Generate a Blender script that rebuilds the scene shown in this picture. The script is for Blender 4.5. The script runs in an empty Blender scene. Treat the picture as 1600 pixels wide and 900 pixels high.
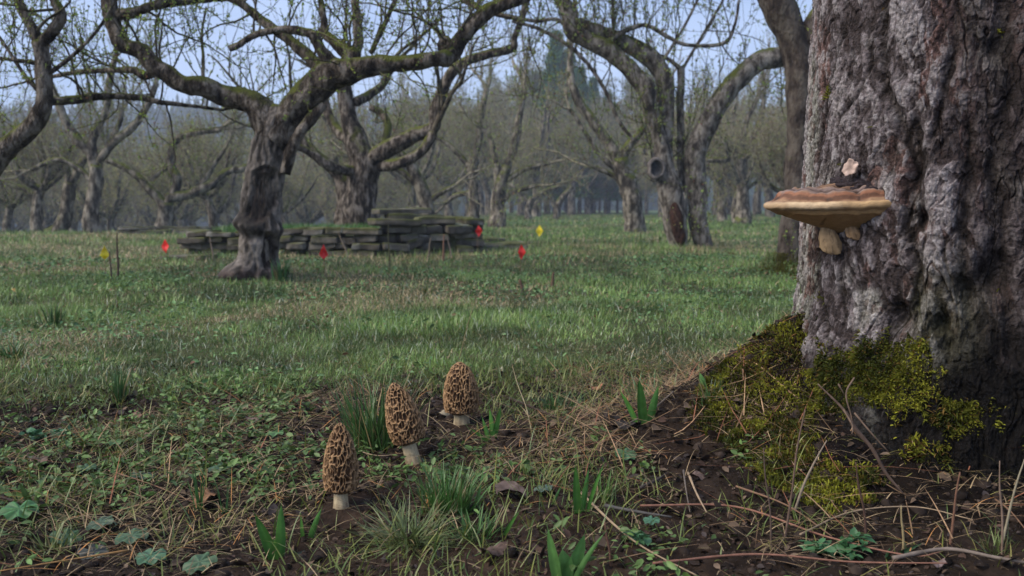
import bpy, math, random
import numpy as np
from mathutils import Vector

PI = math.pi
# ------------------------------------------------------------------ camera
H = 0.42                       # camera height above the flat ground
FPX = 1400.0                   # focal length in pixels of the 1600 px wide photo
PITCH = math.atan(125.0/FPX)   # looking slightly down
scene = bpy.context.scene
C = scene.collection
cam_d = bpy.data.cameras.new('camera'); cam = bpy.data.objects.new('camera', cam_d); C.objects.link(cam)
cam_d.sensor_width = 36.0; cam_d.lens = 36.0*FPX/1600.0
cam_d.clip_start = 0.02; cam_d.clip_end = 2000
cam.location = (0, 0, H); cam.rotation_euler = (PI/2-PITCH, 0, 0)
cam_d.dof.use_dof = True; cam_d.dof.focus_distance = 1.42; cam_d.dof.aperture_fstop = 8.5
scene.camera = cam
# ------------------------------------------------------------------ light
SUN_DIR = Vector((-0.80, -0.30, 0.80)).normalized()     # towards the sun
el = math.asin(SUN_DIR.z)
world = bpy.data.worlds.new('World'); scene.world = world; world.use_nodes = True
nt = world.node_tree; nt.nodes.clear()
out = nt.nodes.new('ShaderNodeOutputWorld'); bg = nt.nodes.new('ShaderNodeBackground')
sky = nt.nodes.new('ShaderNodeTexSky'); sky.sky_type = 'NISHITA'; sky.sun_disc = False
sky.sun_elevation = el; sky.sun_rotation = math.atan2(SUN_DIR.x, SUN_DIR.y)
sky.air_density = 1.0; sky.dust_density = 0.6; sky.ozone_density = 1.5
tc = nt.nodes.new('ShaderNodeTexCoord'); mp = nt.nodes.new('ShaderNodeMapping')
mp.inputs['Scale'].default_value = (1.2, 1.2, 4.5)
nz = nt.nodes.new('ShaderNodeTexNoise'); nz.inputs['Scale'].default_value = 2.2; nz.inputs['Detail'].default_value = 5; nz.inputs['Roughness'].default_value = 0.55
cr = nt.nodes.new('ShaderNodeValToRGB')
cr.color_ramp.elements[0].position = 0.36; cr.color_ramp.elements[0].color = (1.45, 2.1, 3.6, 1)
cr.color_ramp.elements[1].position = 0.72; cr.color_ramp.elements[1].color = (3.1, 3.75, 5.2, 1)
mx = nt.nodes.new('ShaderNodeMix'); mx.data_type = 'RGBA'; mx.inputs[0].default_value = 0.85
L = nt.links.new
L(tc.outputs['Generated'], mp.inputs['Vector']); L(mp.outputs[0], nz.inputs['Vector']); L(nz.outputs['Fac'], cr.inputs[0])
L(sky.outputs[0], mx.inputs[6]); L(cr.outputs[0], mx.inputs[7]); L(mx.outputs[2], bg.inputs[0])
bg.inputs[1].default_value = 0.065
L(bg.outputs[0], out.inputs[0])
sun_d = bpy.data.lights.new('sun', 'SUN'); sun_d.energy = 1.5; sun_d.angle = math.radians(50); sun_d.color = (1.0, 0.91, 0.78)
sun = bpy.data.objects.new('sun', sun_d); C.objects.link(sun)
sun.rotation_euler = SUN_DIR.to_track_quat('Z', 'Y').to_euler(); sun.location = (-4, -2, 6)
scene.view_settings.view_transform = 'Standard'; scene.view_settings.look = 'None'
scene.view_settings.gamma = 1; scene.view_settings.use_curve_mapping = False
scene.view_settings.exposure = 2.0
scene.cycles.use_denoising = True
scene.cycles.max_bounces = 5; scene.cycles.diffuse_bounces = 3; scene.cycles.transparent_max_bounces = 6
scene.cycles.transmission_bounces = 3; scene.cycles.glossy_bounces = 2; scene.cycles.volume_bounces = 0
scene.cycles.caustics_reflective = False; scene.cycles.caustics_refractive = False

# ------------------------------------------------------------------ noise
def _hash(ix, iy, iz, seed):
    h = (ix.astype(np.int64)*73856093) ^ (iy.astype(np.int64)*19349663) ^ (iz.astype(np.int64)*83492791) ^ (seed*2654435761)
    h &= 0xffffffff
    h = ((h ^ (h >> 16))*0x45d9f3b) & 0xffffffff
    h = ((h ^ (h >> 16))*0x45d9f3b) & 0xffffffff
    h ^= h >> 16
    return h.astype(np.float64)/4294967295.0
def terrace(n, lev, sharp=.12):
    x = n*lev; f = np.floor(x); r = x-f; return (f+sstep(.5-sharp, .5+sharp, r))/lev, f
def vnoise(p, seed=0):
    p = np.asarray(p, float); i = np.floor(p); f = p-i; f = f*f*(3-2*f)
    i = i.astype(np.int64); r = 0
    for a in (0, 1):
        wx = f[..., 0] if a else 1-f[..., 0]
        for b in (0, 1):
            wy = f[..., 1] if b else 1-f[..., 1]
            for c in (0, 1):
                wz = f[..., 2] if c else 1-f[..., 2]
                r = r+wx*wy*wz*_hash(i[..., 0]+a, i[..., 1]+b, i[..., 2]+c, seed)
    return r*2-1
def fbm(p, seed=0, oct=4, gain=0.5):
    p = np.asarray(p, float); r = 0; a = 1; s = 0
    for o in range(oct):
        r = r+a*vnoise(p*(2.03**o)+o*17.3, seed+o); s += a; a *= gain
    return r/s
def worley(p, seed=0, jit=0.9):
    p = np.asarray(p, float); i = np.floor(p).astype(np.int64)
    F1 = np.full(p.shape[:-1], 9.0); F2 = F1.copy(); cid = np.zeros(p.shape[:-1])
    for a in (-1, 0, 1):
        for b in (-1, 0, 1):
            for c in (-1, 0, 1):
                x, y, z = i[..., 0]+a, i[..., 1]+b, i[..., 2]+c
                h0 = _hash(x, y, z, seed)
                dx = x+.5+jit*(h0-.5)-p[..., 0]
                dy = y+.5+jit*(_hash(x, y, z, seed+7)-.5)-p[..., 1]
                dz = z+.5+jit*(_hash(x, y, z, seed+13)-.5)-p[..., 2]
                d = np.sqrt(dx*dx+dy*dy+dz*dz)
                m = d < F1
                F2 = np.where(m, F1, np.minimum(F2, d)); cid = np.where(m, h0, cid); F1 = np.where(m, d, F1)
    return F1, F2, cid
def sstep(a, b, x):
    t = np.clip((x-a)/(b-a), 0, 1); return t*t*(3-2*t)
def v3(x, y, z=0.0):
    x, y, z = np.broadcast_arrays(x, y, z); return np.stack([x, y, z], -1).astype(float)

# ------------------------------------------------------------------ terrain
TX, TY, TR = 0.80, 1.56, 0.285        # the big trunk on the right: centre and radius
def edge_y(x):                         # where bare soil gives way to lawn
    return 2.08+0.10*np.sin(x*2.3+.6)+0.12*fbm(v3(x*2.2, 0*x, 3.1), 5, 3)+0.10*sstep(0.1, 0.7, x)
def lawn_mask(x, y):
    n = fbm(v3(x*5, y*5, .5), 11, 3)*0.22
    return sstep(-0.08, 0.10, y-edge_y(x)+n*0.5)
def terrain(x, y, fine=True):
    x = np.asarray(x, float); y = np.asarray(y, float)
    d = np.hypot(x, y)
    z = 0.035*fbm(v3(x*.55, y*.55, 0), 1, 3)*sstep(1.2, 3.5, d)
    z = z+0.014*fbm(v3(x*2.6, y*2.6, 2), 2, 3)
    lm = lawn_mask(x, y)
    z = z+lm*0.018
    # lowland falling away to the left, far meadow nearly flat
    z = z-0.075*np.clip(y-15, 0, 45)*sstep(-1.5, -6.0, x)
    # root mound of the big tree
    dx, dy = x-TX, y-TY; r = np.hypot(dx, dy); th = np.arctan2(dy, dx)
    def lobe(c, w): 
        q = np.abs((th-c+PI) % (2*PI)-PI); return np.exp(-(q/w)**2)
    A = 0.035+0.20*lobe(PI*0.97, .42)+0.085*lobe(-PI*.80, .32)+0.03*lobe(-1.0, .5)+.05*lobe(1.5, .7)
    Ln = 0.07+0.165*lobe(PI*0.97, .46)+0.05*lobe(-PI*.80, .35)
    z = z+A*np.exp(-(np.maximum(r-TR*.95, 0)/Ln)**1.35)
    if fine:
        near = sstep(4.0, 2.0, d)
        s = (1-lm)
        F1, F2, cid = worley(v3(x*26, y*26, 1.5), 31)
        z = z+near*(0.35+.65*s)*(0.006*fbm(v3(x*22, y*22, 5), 8, 4, .6)+0.006*(cid-.5)*sstep(0, .25, F2-F1)*s)
        z = z+near*s*0.010*fbm(v3(x*9, y*9, 9), 9, 3)
    return z
def tz(x, y): return float(terrain(np.array([x]), np.array([y]))[0])
CT, ST = math.cos(PITCH), math.sin(PITCH)
def P(px, py, d):                      # the point seen at photo pixel (px, py) at distance y = d
    u, v = (px-800)/FPX, (450-py)/FPX
    dy, dz = CT+v*ST, -ST+v*CT
    k = d/dy
    return np.array([u*k, d, H+dz*k])
_DS = 0.5*(90/0.5)**np.linspace(0, 1, 1500)
def G(px, py, up=0.0):                 # the first ground point seen at a photo pixel
    u, v = (px-800)/FPX, (450-py)/FPX
    dy, dz = CT+v*ST, -ST+v*CT
    k = _DS/dy; x = u*k; z = H+dz*k
    t = terrain(x, _DS)+up; m = np.nonzero(z <= t)[0]
    i = m[0] if len(m) else len(_DS)-1
    if i > 0 and len(m):
        a0, a1 = z[i-1]-t[i-1], z[i]-t[i]; f = a0/(a0-a1+1e-12); d = _DS[i-1]+(_DS[i]-_DS[i-1])*f
    else: d = _DS[i]
    return np.array([u*d/dy, d, tz(u*d/dy, d)+up])

# ------------------------------------------------------------------ mesh helpers
def link(o): C.objects.link(o); return o
def mesh_obj(name, V, faces, mat, parent=None, col=None, smooth=True, loc=None):
    """faces: list of int arrays (n,3)/(n,4)"""
    V = np.asarray(V, np.float32)
    if loc is not None: V = V-np.asarray(loc, np.float32)
    me = bpy.data.meshes.new(name)
    fs = [np.asarray(f, np.int32) for f in faces if len(f)]
    loops = np.concatenate([f.ravel() for f in fs])
    tot = np.concatenate([np.full(len(f), f.shape[1], np.int32) for f in fs])
    start = np.concatenate([[0], np.cumsum(tot)[:-1]]).astype(np.int32)
    me.vertices.add(len(V)); me.vertices.foreach_set('co', V.ravel())
    me.loops.add(len(loops)); me.loops.foreach_set('vertex_index', loops)
    me.polygons.add(len(tot)); me.polygons.foreach_set('loop_start', start); me.polygons.foreach_set('loop_total', tot)
    me.update(calc_edges=True)
    me.polygons.foreach_set('use_smooth', np.full(len(tot), bool(smooth)))
    if col is not None:
        a = me.color_attributes.new('Col', 'FLOAT_COLOR', 'POINT')
        c4 = np.ones((len(V), 4), np.float32); c4[:, :3] = col
        a.data.foreach_set('color', c4.ravel())
    me.materials.append(mat)
    o = bpy.data.objects.new(name, me); link(o)
    if parent is not None: o.parent = parent
    elif loc is not None: o.location = loc
    return o
def tag(o, label=None, cat=None, group=None, kind=None):
    if label: o['label'] = label
    if cat: o['category'] = cat
    if group: o['group'] = group
    if kind: o['kind'] = kind
    return o
def empty(name, loc, label, cat, group=None):
    o = bpy.data.objects.new(name, None); link(o); o.location = loc; o.empty_display_size = .05
    return tag(o, label, cat, group)
def grid_faces(nu, nv, wrap=False, off=0):
    """rows nu x cols nv"""
    i = np.arange(nu-1)[:, None]; n = nv if wrap else nv-1
    j = np.arange(n)[None, :]; j2 = (j+1) % nv
    return np.stack([i*nv+j, i*nv+j2, (i+1)*nv+j2, (i+1)*nv+j], -1).reshape(-1, 4)+off
class MB:
    def __init__(s): s.V = []; s.Q = []; s.T = []; s.Cc = []; s.n = 0
    def add(s, V, Q=None, T=None, col=None):
        V = np.asarray(V, float).reshape(-1, 3); s.V.append(V)
        if Q is not None and len(Q): s.Q.append(np.asarray(Q)+s.n)
        if T is not None and len(T): s.T.append(np.asarray(T)+s.n)
        if col is not None: s.Cc.append(np.broadcast_to(col, V.shape))
        s.n += len(V)
    def build(s, name, mat, parent=None, smooth=True, loc=None):
        V = np.concatenate(s.V); fs = []
        if s.Q: fs.append(np.concatenate(s.Q))
        if s.T: fs.append(np.concatenate(s.T))
        col = np.concatenate(s.Cc) if s.Cc else None
        return mesh_obj(name, V, fs, mat, parent, col, smooth, loc)
def tube(mb, pts, rad, sides=6, col=None, cap=True, gn=0.0, seed=0, gs=1.0):
    pts = np.asarray(pts, float); n = len(pts); rad = np.broadcast_to(np.asarray(rad, float), (n,))
    t = np.gradient(pts, axis=0); t /= np.linalg.norm(t, axis=1)[:, None]+1e-12
    a = np.array([0, 0, 1.]) if abs(t[0, 2]) < .9 else np.array([1., 0, 0])
    u = np.cross(t[0], a); u /= np.linalg.norm(u); U = np.empty((n, 3)); U[0] = u
    for k in range(1, n):
        u = u-t[k]*np.dot(u, t[k]); u = u/(np.linalg.norm(u)+1e-12); U[k] = u
    W = np.cross(t, U); ang = np.arange(sides)*2*PI/sides
    ring = U[:, None]*np.cos(ang)[None, :, None]+W[:, None]*np.sin(ang)[None, :, None]
    r = rad[:, None]*np.ones(sides)[None]
    if gn: 
        q = pts[:, None]+ring*rad[:, None, None]
        f = 1+gn*(1.1*fbm(q*gs, seed, 4, .6)+.6*vnoise(q*gs*v3(4, 4, 1.6), seed+5))
        r = r*f
    V = (pts[:, None]+ring*r[..., None]).reshape(-1, 3)
    Q = grid_faces(n, sides, True); T = None
    if cap:
        V = np.concatenate([V, pts[:1], pts[-1:]]); k = n*sides; j = np.arange(sides); j2 = (j+1) % sides
        T = np.concatenate([np.stack([j2, j, np.full(sides, k)], -1), np.stack([j+(n-1)*sides, j2+(n-1)*sides, np.full(sides, k+1)], -1)])
    mb.add(V, Q, T, col)
def spline(pts, rad, step):
    """Catmull-Rom through pts with radii, resampled"""
    pts = np.asarray(pts, float); rad = np.asarray(rad, float)
    D = np.concatenate([pts, rad[:, None]], 1)
    D = np.concatenate([2*D[:1]-D[1:2], D, 2*D[-1:]-D[-2:-1]]); R = []
    for i in range(1, len(D)-2):
        p0, p1, p2, p3 = D[i-1:i+3]; m = max(2, int(np.linalg.norm(p2[:3]-p1[:3])/step))
        t = np.linspace(0, 1, m, endpoint=False)[:, None]
        R.append(.5*((2*p1)+(-p0+p2)*t+(2*p0-5*p1+4*p2-p3)*t*t+(-p0+3*p1-3*p2+p3)*t**3))
    R.append(D[-2:-1]); R = np.concatenate(R)
    return R[:, :3], np.maximum(R[:, 3], 1e-4)
def ribbons(base, head, length, width, lean, bend, col, segs=3, tipcol=None, twist=None):
    """many grass blades as folded ribbons; returns V,Q,T,col arrays"""
    N = len(base); S = segs
    t = np.linspace(0, 1, S+1)[None, :]
    ang = lean[:, None]+bend[:, None]*t            # angle from vertical along the blade
    ds = (length/S)[:, None]
    hx = np.cumsum(np.sin(ang)*ds, 1)-np.sin(ang)*ds; hz = np.cumsum(np.cos(ang)*ds, 1)-np.cos(ang)*ds
    hx -= hx[:, :1]; hz -= hz[:, :1]
    ch, sh = np.cos(head)[:, None], np.sin(head)[:, None]
    cx = base[:, :1]+hx*ch; cy = base[:, 1:2]+hx*sh; cz = base[:, 2:3]+hz
    tw = (head+PI/2+(0 if twist is None else twist))[:, None]
    w = width[:, None]*np.array([.8]+[1.0-.85*(k/S)**2 for k in range(1, S)]+[0])[None]*.5
    c, s = np.cos(tw), np.sin(tw)
    Lx, Ly, Rx, Ry = cx-c*w, cy-s*w, cx+c*w, cy+s*w
    L_ = np.stack([Lx, Ly, cz], -1)[:, :S]; R_ = np.stack([Rx, Ry, cz], -1)[:, :S]
    tip = np.stack([cx[:, S], cy[:, S], cz[:, S]], -1)[:, None]
    V = np.concatenate([np.stack([L_, R_], 2).reshape(N, 2*S, 3), tip], 1)
    b = (np.arange(N)*(2*S+1))[:, None]
    Q = [np.concatenate([b+2*k, b+2*k+1, b+2*k+3, b+2*k+2], 1) for k in range(S-1)]
    T = np.concatenate([b+2*S-2, b+2*S-1, b+2*S], 1)
    Cc = np.repeat(col[:, None], 2*S+1, 1)
    if tipcol is not None:
        f = np.concatenate([np.repeat(np.arange(S)/S, 2), [1.]])[None, :, None]
        Cc = Cc*(1-f*f)+tipcol[:, None]*f*f
    return V.reshape(-1, 3), (np.concatenate(Q) if Q else np.zeros((0, 4), int)), T, Cc.reshape(-1, 3)

# ------------------------------------------------------------------ materials
def new_mat(name):
    m = bpy.data.materials.new(name); m.use_nodes = True; n = m.node_tree; n.nodes.clear()
    o = n.nodes.new('ShaderNodeOutputMaterial'); b = n.nodes.new('ShaderNodeBsdfPrincipled'); n.links.new(b.outputs[0], o.inputs[0])
    return m, n, b, o
def attr_mat(name, rough=.6, spec=.4, bump=0.0, bscale=200, var=.25, vscale=60, transl=0.0):
    m, n, b, o = new_mat(name)
    a = n.nodes.new('ShaderNodeAttribute'); a.attribute_name = 'Col'
    t = n.nodes.new('ShaderNodeTexCoord'); z = n.nodes.new('ShaderNodeTexNoise'); z.inputs['Scale'].default_value = vscale; z.inputs['Detail'].default_value = 4
    n.links.new(t.outputs['Object'], z.inputs['Vector'])
    mr = n.nodes.new('ShaderNodeMapRange'); mr.inputs[1].default_value = .3; mr.inputs[2].default_value = .7
    mr.inputs[3].default_value = 1-var; mr.inputs[4].default_value = 1+var
    n.links.new(z.outputs['Fac'], mr.inputs[0])
    mu = n.nodes.new('ShaderNodeVectorMath'); mu.operation = 'SCALE'
    n.links.new(a.outputs['Color'], mu.inputs[0]); n.links.new(mr.outputs[0], mu.inputs['Scale']); n.links.new(mu.outputs[0], b.inputs['Base Color'])
    b.inputs['Roughness'].default_value = rough; b.inputs['Specular IOR Level'].default_value = spec
    if bump:
        z2 = n.nodes.new('ShaderNodeTexNoise'); z2.inputs['Scale'].default_value = bscale; z2.inputs['Detail'].default_value = 6; z2.inputs['Roughness'].default_value = .65
        n.links.new(t.outputs['Object'], z2.inputs['Vector'])
        bp = n.nodes.new('ShaderNodeBump'); bp.inputs['Strength'].default_value = 1.0; bp.inputs['Distance'].default_value = bump
        n.links.new(z2.outputs['Fac'], bp.inputs['Height']); n.links.new(bp.outputs[0], b.inputs['Normal'])
    if transl:
        tr = n.nodes.new('ShaderNodeBsdfTranslucent'); mxs = n.nodes.new('ShaderNodeMixShader'); mxs.inputs[0].default_value = transl
        n.links.new(mu.outputs[0], tr.inputs[0]); n.links.new(b.outputs[0], mxs.inputs[1]); n.links.new(tr.outputs[0], mxs.inputs[2]); n.links.new(mxs.outputs[0], o.inputs[0])
    return m
def bark_mat(name, c1, c2, c3, moss=.5, scale=14, bump=.012, mosscol=(.09, .10, .022)):
    """wood: stretched noise colours, lichen spots, moss on the upper side"""
    m, n, b, o = new_mat(name); N = n.nodes.new; K = n.links.new
    t = N('ShaderNodeTexCoord'); mpn = N('ShaderNodeMapping'); mpn.inputs['Scale'].default_value = (1, 1, .45); K(t.outputs['Object'], mpn.inputs[0])
    z = N('ShaderNodeTexNoise'); z.inputs['Scale'].default_value = scale; z.inputs['Detail'].default_value = 7; z.inputs['Roughness'].default_value = .62; K(mpn.outputs[0], z.inputs['Vector'])
    r = N('ShaderNodeValToRGB'); K(z.outputs['Fac'], r.inputs[0]); e = r.color_ramp.elements
    e[0].position = .40; e[0].color = (*c1, 1); e[1].position = .50; e[1].color = (*c2, 1); e2 = e.new(.60); e2.color = (*c3, 1)
    v = N('ShaderNodeTexVoronoi'); v.inputs['Scale'].default_value = scale*3.2; v.feature = 'DISTANCE_TO_EDGE'; K(mpn.outputs[0], v.inputs['Vector'])
    z3 = N('ShaderNodeTexNoise'); z3.inputs['Scale'].default_value = 5; z3.inputs['Detail'].default_value = 5; K(t.outputs['Object'], z3.inputs['Vector'])
    g = N('ShaderNodeNewGeometry'); sp = N('ShaderNodeSeparateXYZ'); K(g.outputs['Normal'], sp.inputs[0])
    ma = N('ShaderNodeMath'); ma.operation = 'MULTIPLY_ADD'; K(z3.outputs['Fac'], ma.inputs[0]); ma.inputs[1].default_value = 2.4; K(sp.outputs['Z'], ma.inputs[2])
    mr = N('ShaderNodeMapRange'); mr.inputs[1].default_value = 2.0-moss; mr.inputs[2].default_value = 2.35-moss; K(ma.outputs[0], mr.inputs[0])
    mxn = N('ShaderNodeMix'); mxn.data_type = 'RGBA'; K(mr.outputs[0], mxn.inputs[0]); K(r.outputs[0], mxn.inputs[6]); mxn.inputs[7].default_value = (*mosscol, 1)
    K(mxn.outputs[2], b.inputs['Base Color']); b.inputs['Roughness'].default_value = .85; b.inputs['Specular IOR Level'].default_value = .08
    ad = N('ShaderNodeMath'); ad.operation = 'MULTIPLY_ADD'; K(v.outputs['Distance'], ad.inputs[0]); ad.inputs[1].default_value = .8; K(z.outputs['Fac'], ad.inputs[2])
    bp = N('ShaderNodeBump'); bp.inputs['Strength'].default_value = 1; bp.inputs['Distance'].default_value = bump; K(ad.outputs[0], bp.inputs['Height']); K(bp.outputs[0], b.inputs['Normal'])
    return m
M_BARK = bark_mat('bark_grey', (.020, .016, .013), (.080, .064, .051), (.21, .18, .15), .42, 20, .02)
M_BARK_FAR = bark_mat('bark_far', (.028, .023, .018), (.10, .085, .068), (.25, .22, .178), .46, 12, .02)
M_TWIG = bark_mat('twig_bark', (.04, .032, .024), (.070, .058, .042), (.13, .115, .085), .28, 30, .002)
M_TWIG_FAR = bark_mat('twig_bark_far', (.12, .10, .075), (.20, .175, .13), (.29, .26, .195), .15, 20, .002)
M_BARK_PALE = bark_mat('bark_pale', (.04, .033, .028), (.14, .12, .10), (.28, .25, .215), .32, 16, .02)
M_BUD = attr_mat('bud_leaf', .55, .15, transl=.5)
M_HERO = attr_mat('old_bark', .7, .12, bump=.0055, bscale=200, var=.60, vscale=170)
M_BLADE = attr_mat('grass_blade', .36, .42, var=.15, transl=.25)
M_LEAF = attr_mat('weed_leaf', .42, .28, bump=.0008, bscale=120, var=.2, vscale=90, transl=.18)
M_DRY = attr_mat('dry_litter', .7, .08, var=.25, vscale=120)
M_MOSS = attr_mat('moss_frond', .75, .06, var=.25, transl=.2)
M_STONE = attr_mat('mossy_stone', .85, .1, bump=.012, bscale=22, var=.3, vscale=14)
# ================================================================== ground
def build_ground():
    ang = np.concatenate([np.linspace(-50, 50, 460), np.linspace(50, 310, 66)[1:-1]])*PI/180
    rr = 0.02*(700/0.02)**(np.linspace(0, 1, 1100)); rr = rr[rr > .25]; rr = rr[rr < 330]
    R, A = np.meshgrid(rr, ang, indexing='ij')
    X, Y = R*np.sin(A), R*np.cos(A)
    Z = terrain(X, Y)
    V = np.stack([X, Y, Z], -1).reshape(-1, 3)
    nr, na = R.shape
    Q = grid_faces(nr, na, True)
    V = np.concatenate([V, [[0, 0, tz(0, 0)]]]); j = np.arange(na); T = np.stack([np.full(na, nr*na), j, (j+1) % na], -1)
    x, y = V[:, 0], V[:, 1]
    lm = lawn_mask(x, y)
    n1 = fbm(v3(x*1.1, y*1.1, 4), 61, 4); n2 = fbm(v3(x*18, y*18, 4), 62, 3); n3 = fbm(v3(x*.16, y*.16, 8), 63, 3)
    soil = np.array([.019, .013, .0095])*(1+.5*n2[:, None])+np.array([.014, .008, .005])*np.maximum(n1, 0)[:, None]*2
    far = sstep(5, 16, np.hypot(x, y))[:, None]
    nt_ = sstep(.55, .30, np.hypot(x-TX+.08, y-TY)); soil = soil*(1-.62*nt_[:, None])  # soil darkened round the trunk, the shade there put into its colour
    turf = np.array([.048, .052, .022])*(1-far)+np.array([.062, .098, .034])*far
    straw = np.array([.16, .125, .065])
    f = sstep(.12, .5, n1*.7+n3*.7+.25*n2)[:, None]*(.45+.2*far)
    turf = turf*(1-f)+straw*f
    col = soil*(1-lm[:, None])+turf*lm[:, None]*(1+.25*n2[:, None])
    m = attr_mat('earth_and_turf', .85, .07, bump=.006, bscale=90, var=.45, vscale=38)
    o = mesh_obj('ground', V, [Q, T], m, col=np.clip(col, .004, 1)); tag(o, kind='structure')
build_ground()

# ================================================================== the big old trunk
def px_theta(px, R=TR):
    u = (px-800)/FPX; a = 1+u*u; b = -2*(u*TX+TY); c = TX*TX+TY*TY-R*R
    d = (-b-math.sqrt(max(b*b-4*a*c, 0)))/(2*a)
    return math.atan2(d-TY, u*d-TX), d
def crease(py, px):                    # photo point on the trunk face -> theta, z
    th, d = px_theta(px); return th, P(px, py, d)[2]
CREASES = [  # (photo points), depth, width
    ([(1362, -60), (1368, 60), (1372, 130), (1400, 190), (1424, 250), (1430, 300)], .022, .012),
    ([(1424, 180), (1428, 250), (1418, 350), (1432, 400), (1438, 450), (1425, 520)], .026, .013),
    ([(1312, 20), (1300, 90), (1285, 150), (1275, 220)], .007, .005),
    ([(1345, 40), (1350, 100), (1330, 150), (1300, 200)], .008, .006),
    ([(1275, 350), (1278, 400), (1290, 470), (1320, 560)], .020, .010),
    ([(1325, 390), (1318, 440), (1330, 500)], .012, .009),
    ([(1482, -40), (1480, 60), (1462, 160), (1445, 230)], .009, .008),
    ([(1500, 170), (1510, 300), (1500, 420), (1520, 520)], .016, .012),
    ([(1560, -20), (1575, 120), (1550, 260), (1570, 400), (1585, 560)], .020, .016),
    ([(1375, 600), (1400, 520), (1412, 440)], .012, .012),
]
def hero_point(th, z):
    """radius of the trunk surface before bark relief"""
    q = v3(np.cos(th)*1.0, np.sin(th)*1.0, z)
    R = TR*(1.0-.10*(z-.3))+.006*fbm(q*v3(2.6, 2.6, 1.6), 71, 2)+.005*np.cos(3*th+1.2+z*1.4)
    R = R+.003*np.cos(9*th+3*z+2*vnoise(q*2, 72))
    fl = np.clip((.30-z)/.36, 0, 1.3)
    def lobe(c, w):
        qq = np.abs((th-c+PI) % (2*PI)-PI); return np.exp(-(qq/w)**2)
    R = R+fl**2.0*(.050+.17*lobe(PI*0.97, .36)+.085*lobe(-PI*.80, .26)+.05*lobe(-1.25, .30)-.02*lobe(-PI*.66, .2)+.06*lobe(1.5, .6))
    R = R+.03*np.clip(z-1.1, 0, 9)
    return R
def hero_relief(th, z, R):
    q = v3(np.cos(th)*R, np.sin(th)*R, z)
    w = q+0.020*np.stack([vnoise(q*14, 81), vnoise(q*14, 82), vnoise(q*9, 83)], -1)
    # broad plates, long flakes, small scales
    F1, F2, c1 = worley(w*v3(20, 20, 8), 84)
    e1 = F2-F1
    w2 = q+.35*(w-q)+.0022*np.stack([vnoise(q*70, 86), vnoise(q*70, 87), vnoise(q*50, 88)], -1)
    F1b, F2b, c2 = worley(w2*v3(48, 48, 21), 85); e2 = F2b-F1b
    F1c, F2c, c3 = worley(w2*v3(120, 120, 62), 95)
    big = sstep(0, .10, e1); sm = sstep(0, .12, e2)
    patchy = sstep(-.25, .25, fbm(q*v3(6, 6, 4), 89, 3))
    rough = sstep(-.1, .3, fbm(q*v3(3.5, 3.5, 3), 90, 2)+.9*np.clip(th+2.05, 0, 1))
    t1, l1 = terrace(fbm(w2*v3(26, 26, 7.5), 91, 4, .6)+.45*(c2-.5), 7, .06)          # exfoliating layers
    t2, l2 = terrace(fbm(w2*v3(64, 64, 32), 97, 3, .55)+.45*(c3-.5), 5, .08)
    crack = 1-sstep(0, .030, np.abs(fbm(w2*v3(24, 24, 4.5), 99, 3)))             # long narrow fissures
    h = -.0030*(1-big)*(.25+.75*patchy)-.0013*(1-sm)-.0045*crack*sstep(-.2, .2, fbm(q*8, 100, 2))
    h = h+.0052*t1+.0046*t2+.0010*(c3-.5)+.0016*fbm(q*v3(150, 150, 110), 92, 3)
    h = h+rough*(.0020*fbm(q*v3(50, 50, 34), 93, 4, .65)+.0024*np.abs(fbm(q*v3(80, 80, 60), 96, 3)))
    edge1 = np.maximum(1-np.abs(np.mod((fbm(w2*v3(26, 26, 7.5), 91, 4, .6)+.45*(c2-.5))*7, 1)-.5)/.10, 0)   # darker edges of the flakes
    hf = np.clip(.5+(t1*.8+t2*.9+(c3-.5)*.4), 0, 1)-.5*crack-.35*edge1
    e2 = sm
    pit = np.zeros_like(h)
    wob = .012*fbm(q*v3(12, 12, 12), 94, 4, .6)
    for pts, dep, wid in CREASES:
        a = np.array([crease(py, px) for px, py in pts]); a = a[np.argsort(a[:, 1])]
        tc_ = np.interp(z, a[:, 1], a[:, 0]); inside = sstep(a[0, 1]-.03, a[0, 1]+.03, z)*sstep(a[-1, 1]+.03, a[-1, 1]-.03, z)
        x = ((th-tc_)*R+wob)/(wid*.75)
        g = np.exp(-x*x)*inside
        dep = dep*.55; h = h-dep*g+.03*dep*np.exp(-(x/2.2-.9)**2)*inside
        pit = np.maximum(pit, g)
    for px, py, rr, dep in [(1437, 345, .012, .03), (1478, 505, .013, .03), (1487, 540, .010, .02), (1412, 498, .016, .03), (1558, 430, .022, .03), (1385, 250, .02, .012), (1520, 455, .018, .02), (1542, 70, .014, .02), (1297, 385, .012, .03)]:
        t0, z0 = crease(py, px)
        g = np.exp(-(((th-t0)*R)**2+((z-z0)*.75)**2)/rr**2); h = h-dep*g; pit = np.maximum(pit, g)
    return h, dict(e1=big, e2=sm, c1=c1, c2=c2, c3=c3, patchy=patchy, rough=rough, pit=pit, q=q, hf=hf, l1=l1, l2=l2)
def hero_surface(th, z):
    R = hero_point(th, z); h, info = hero_relief(th, z, R); Rr = R+h
    lean = -.010*(z-.3)
    return np.stack([TX+lean+np.cos(th)*Rr, TY+np.sin(th)*Rr, z], -1), info
HERO = {}
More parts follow.
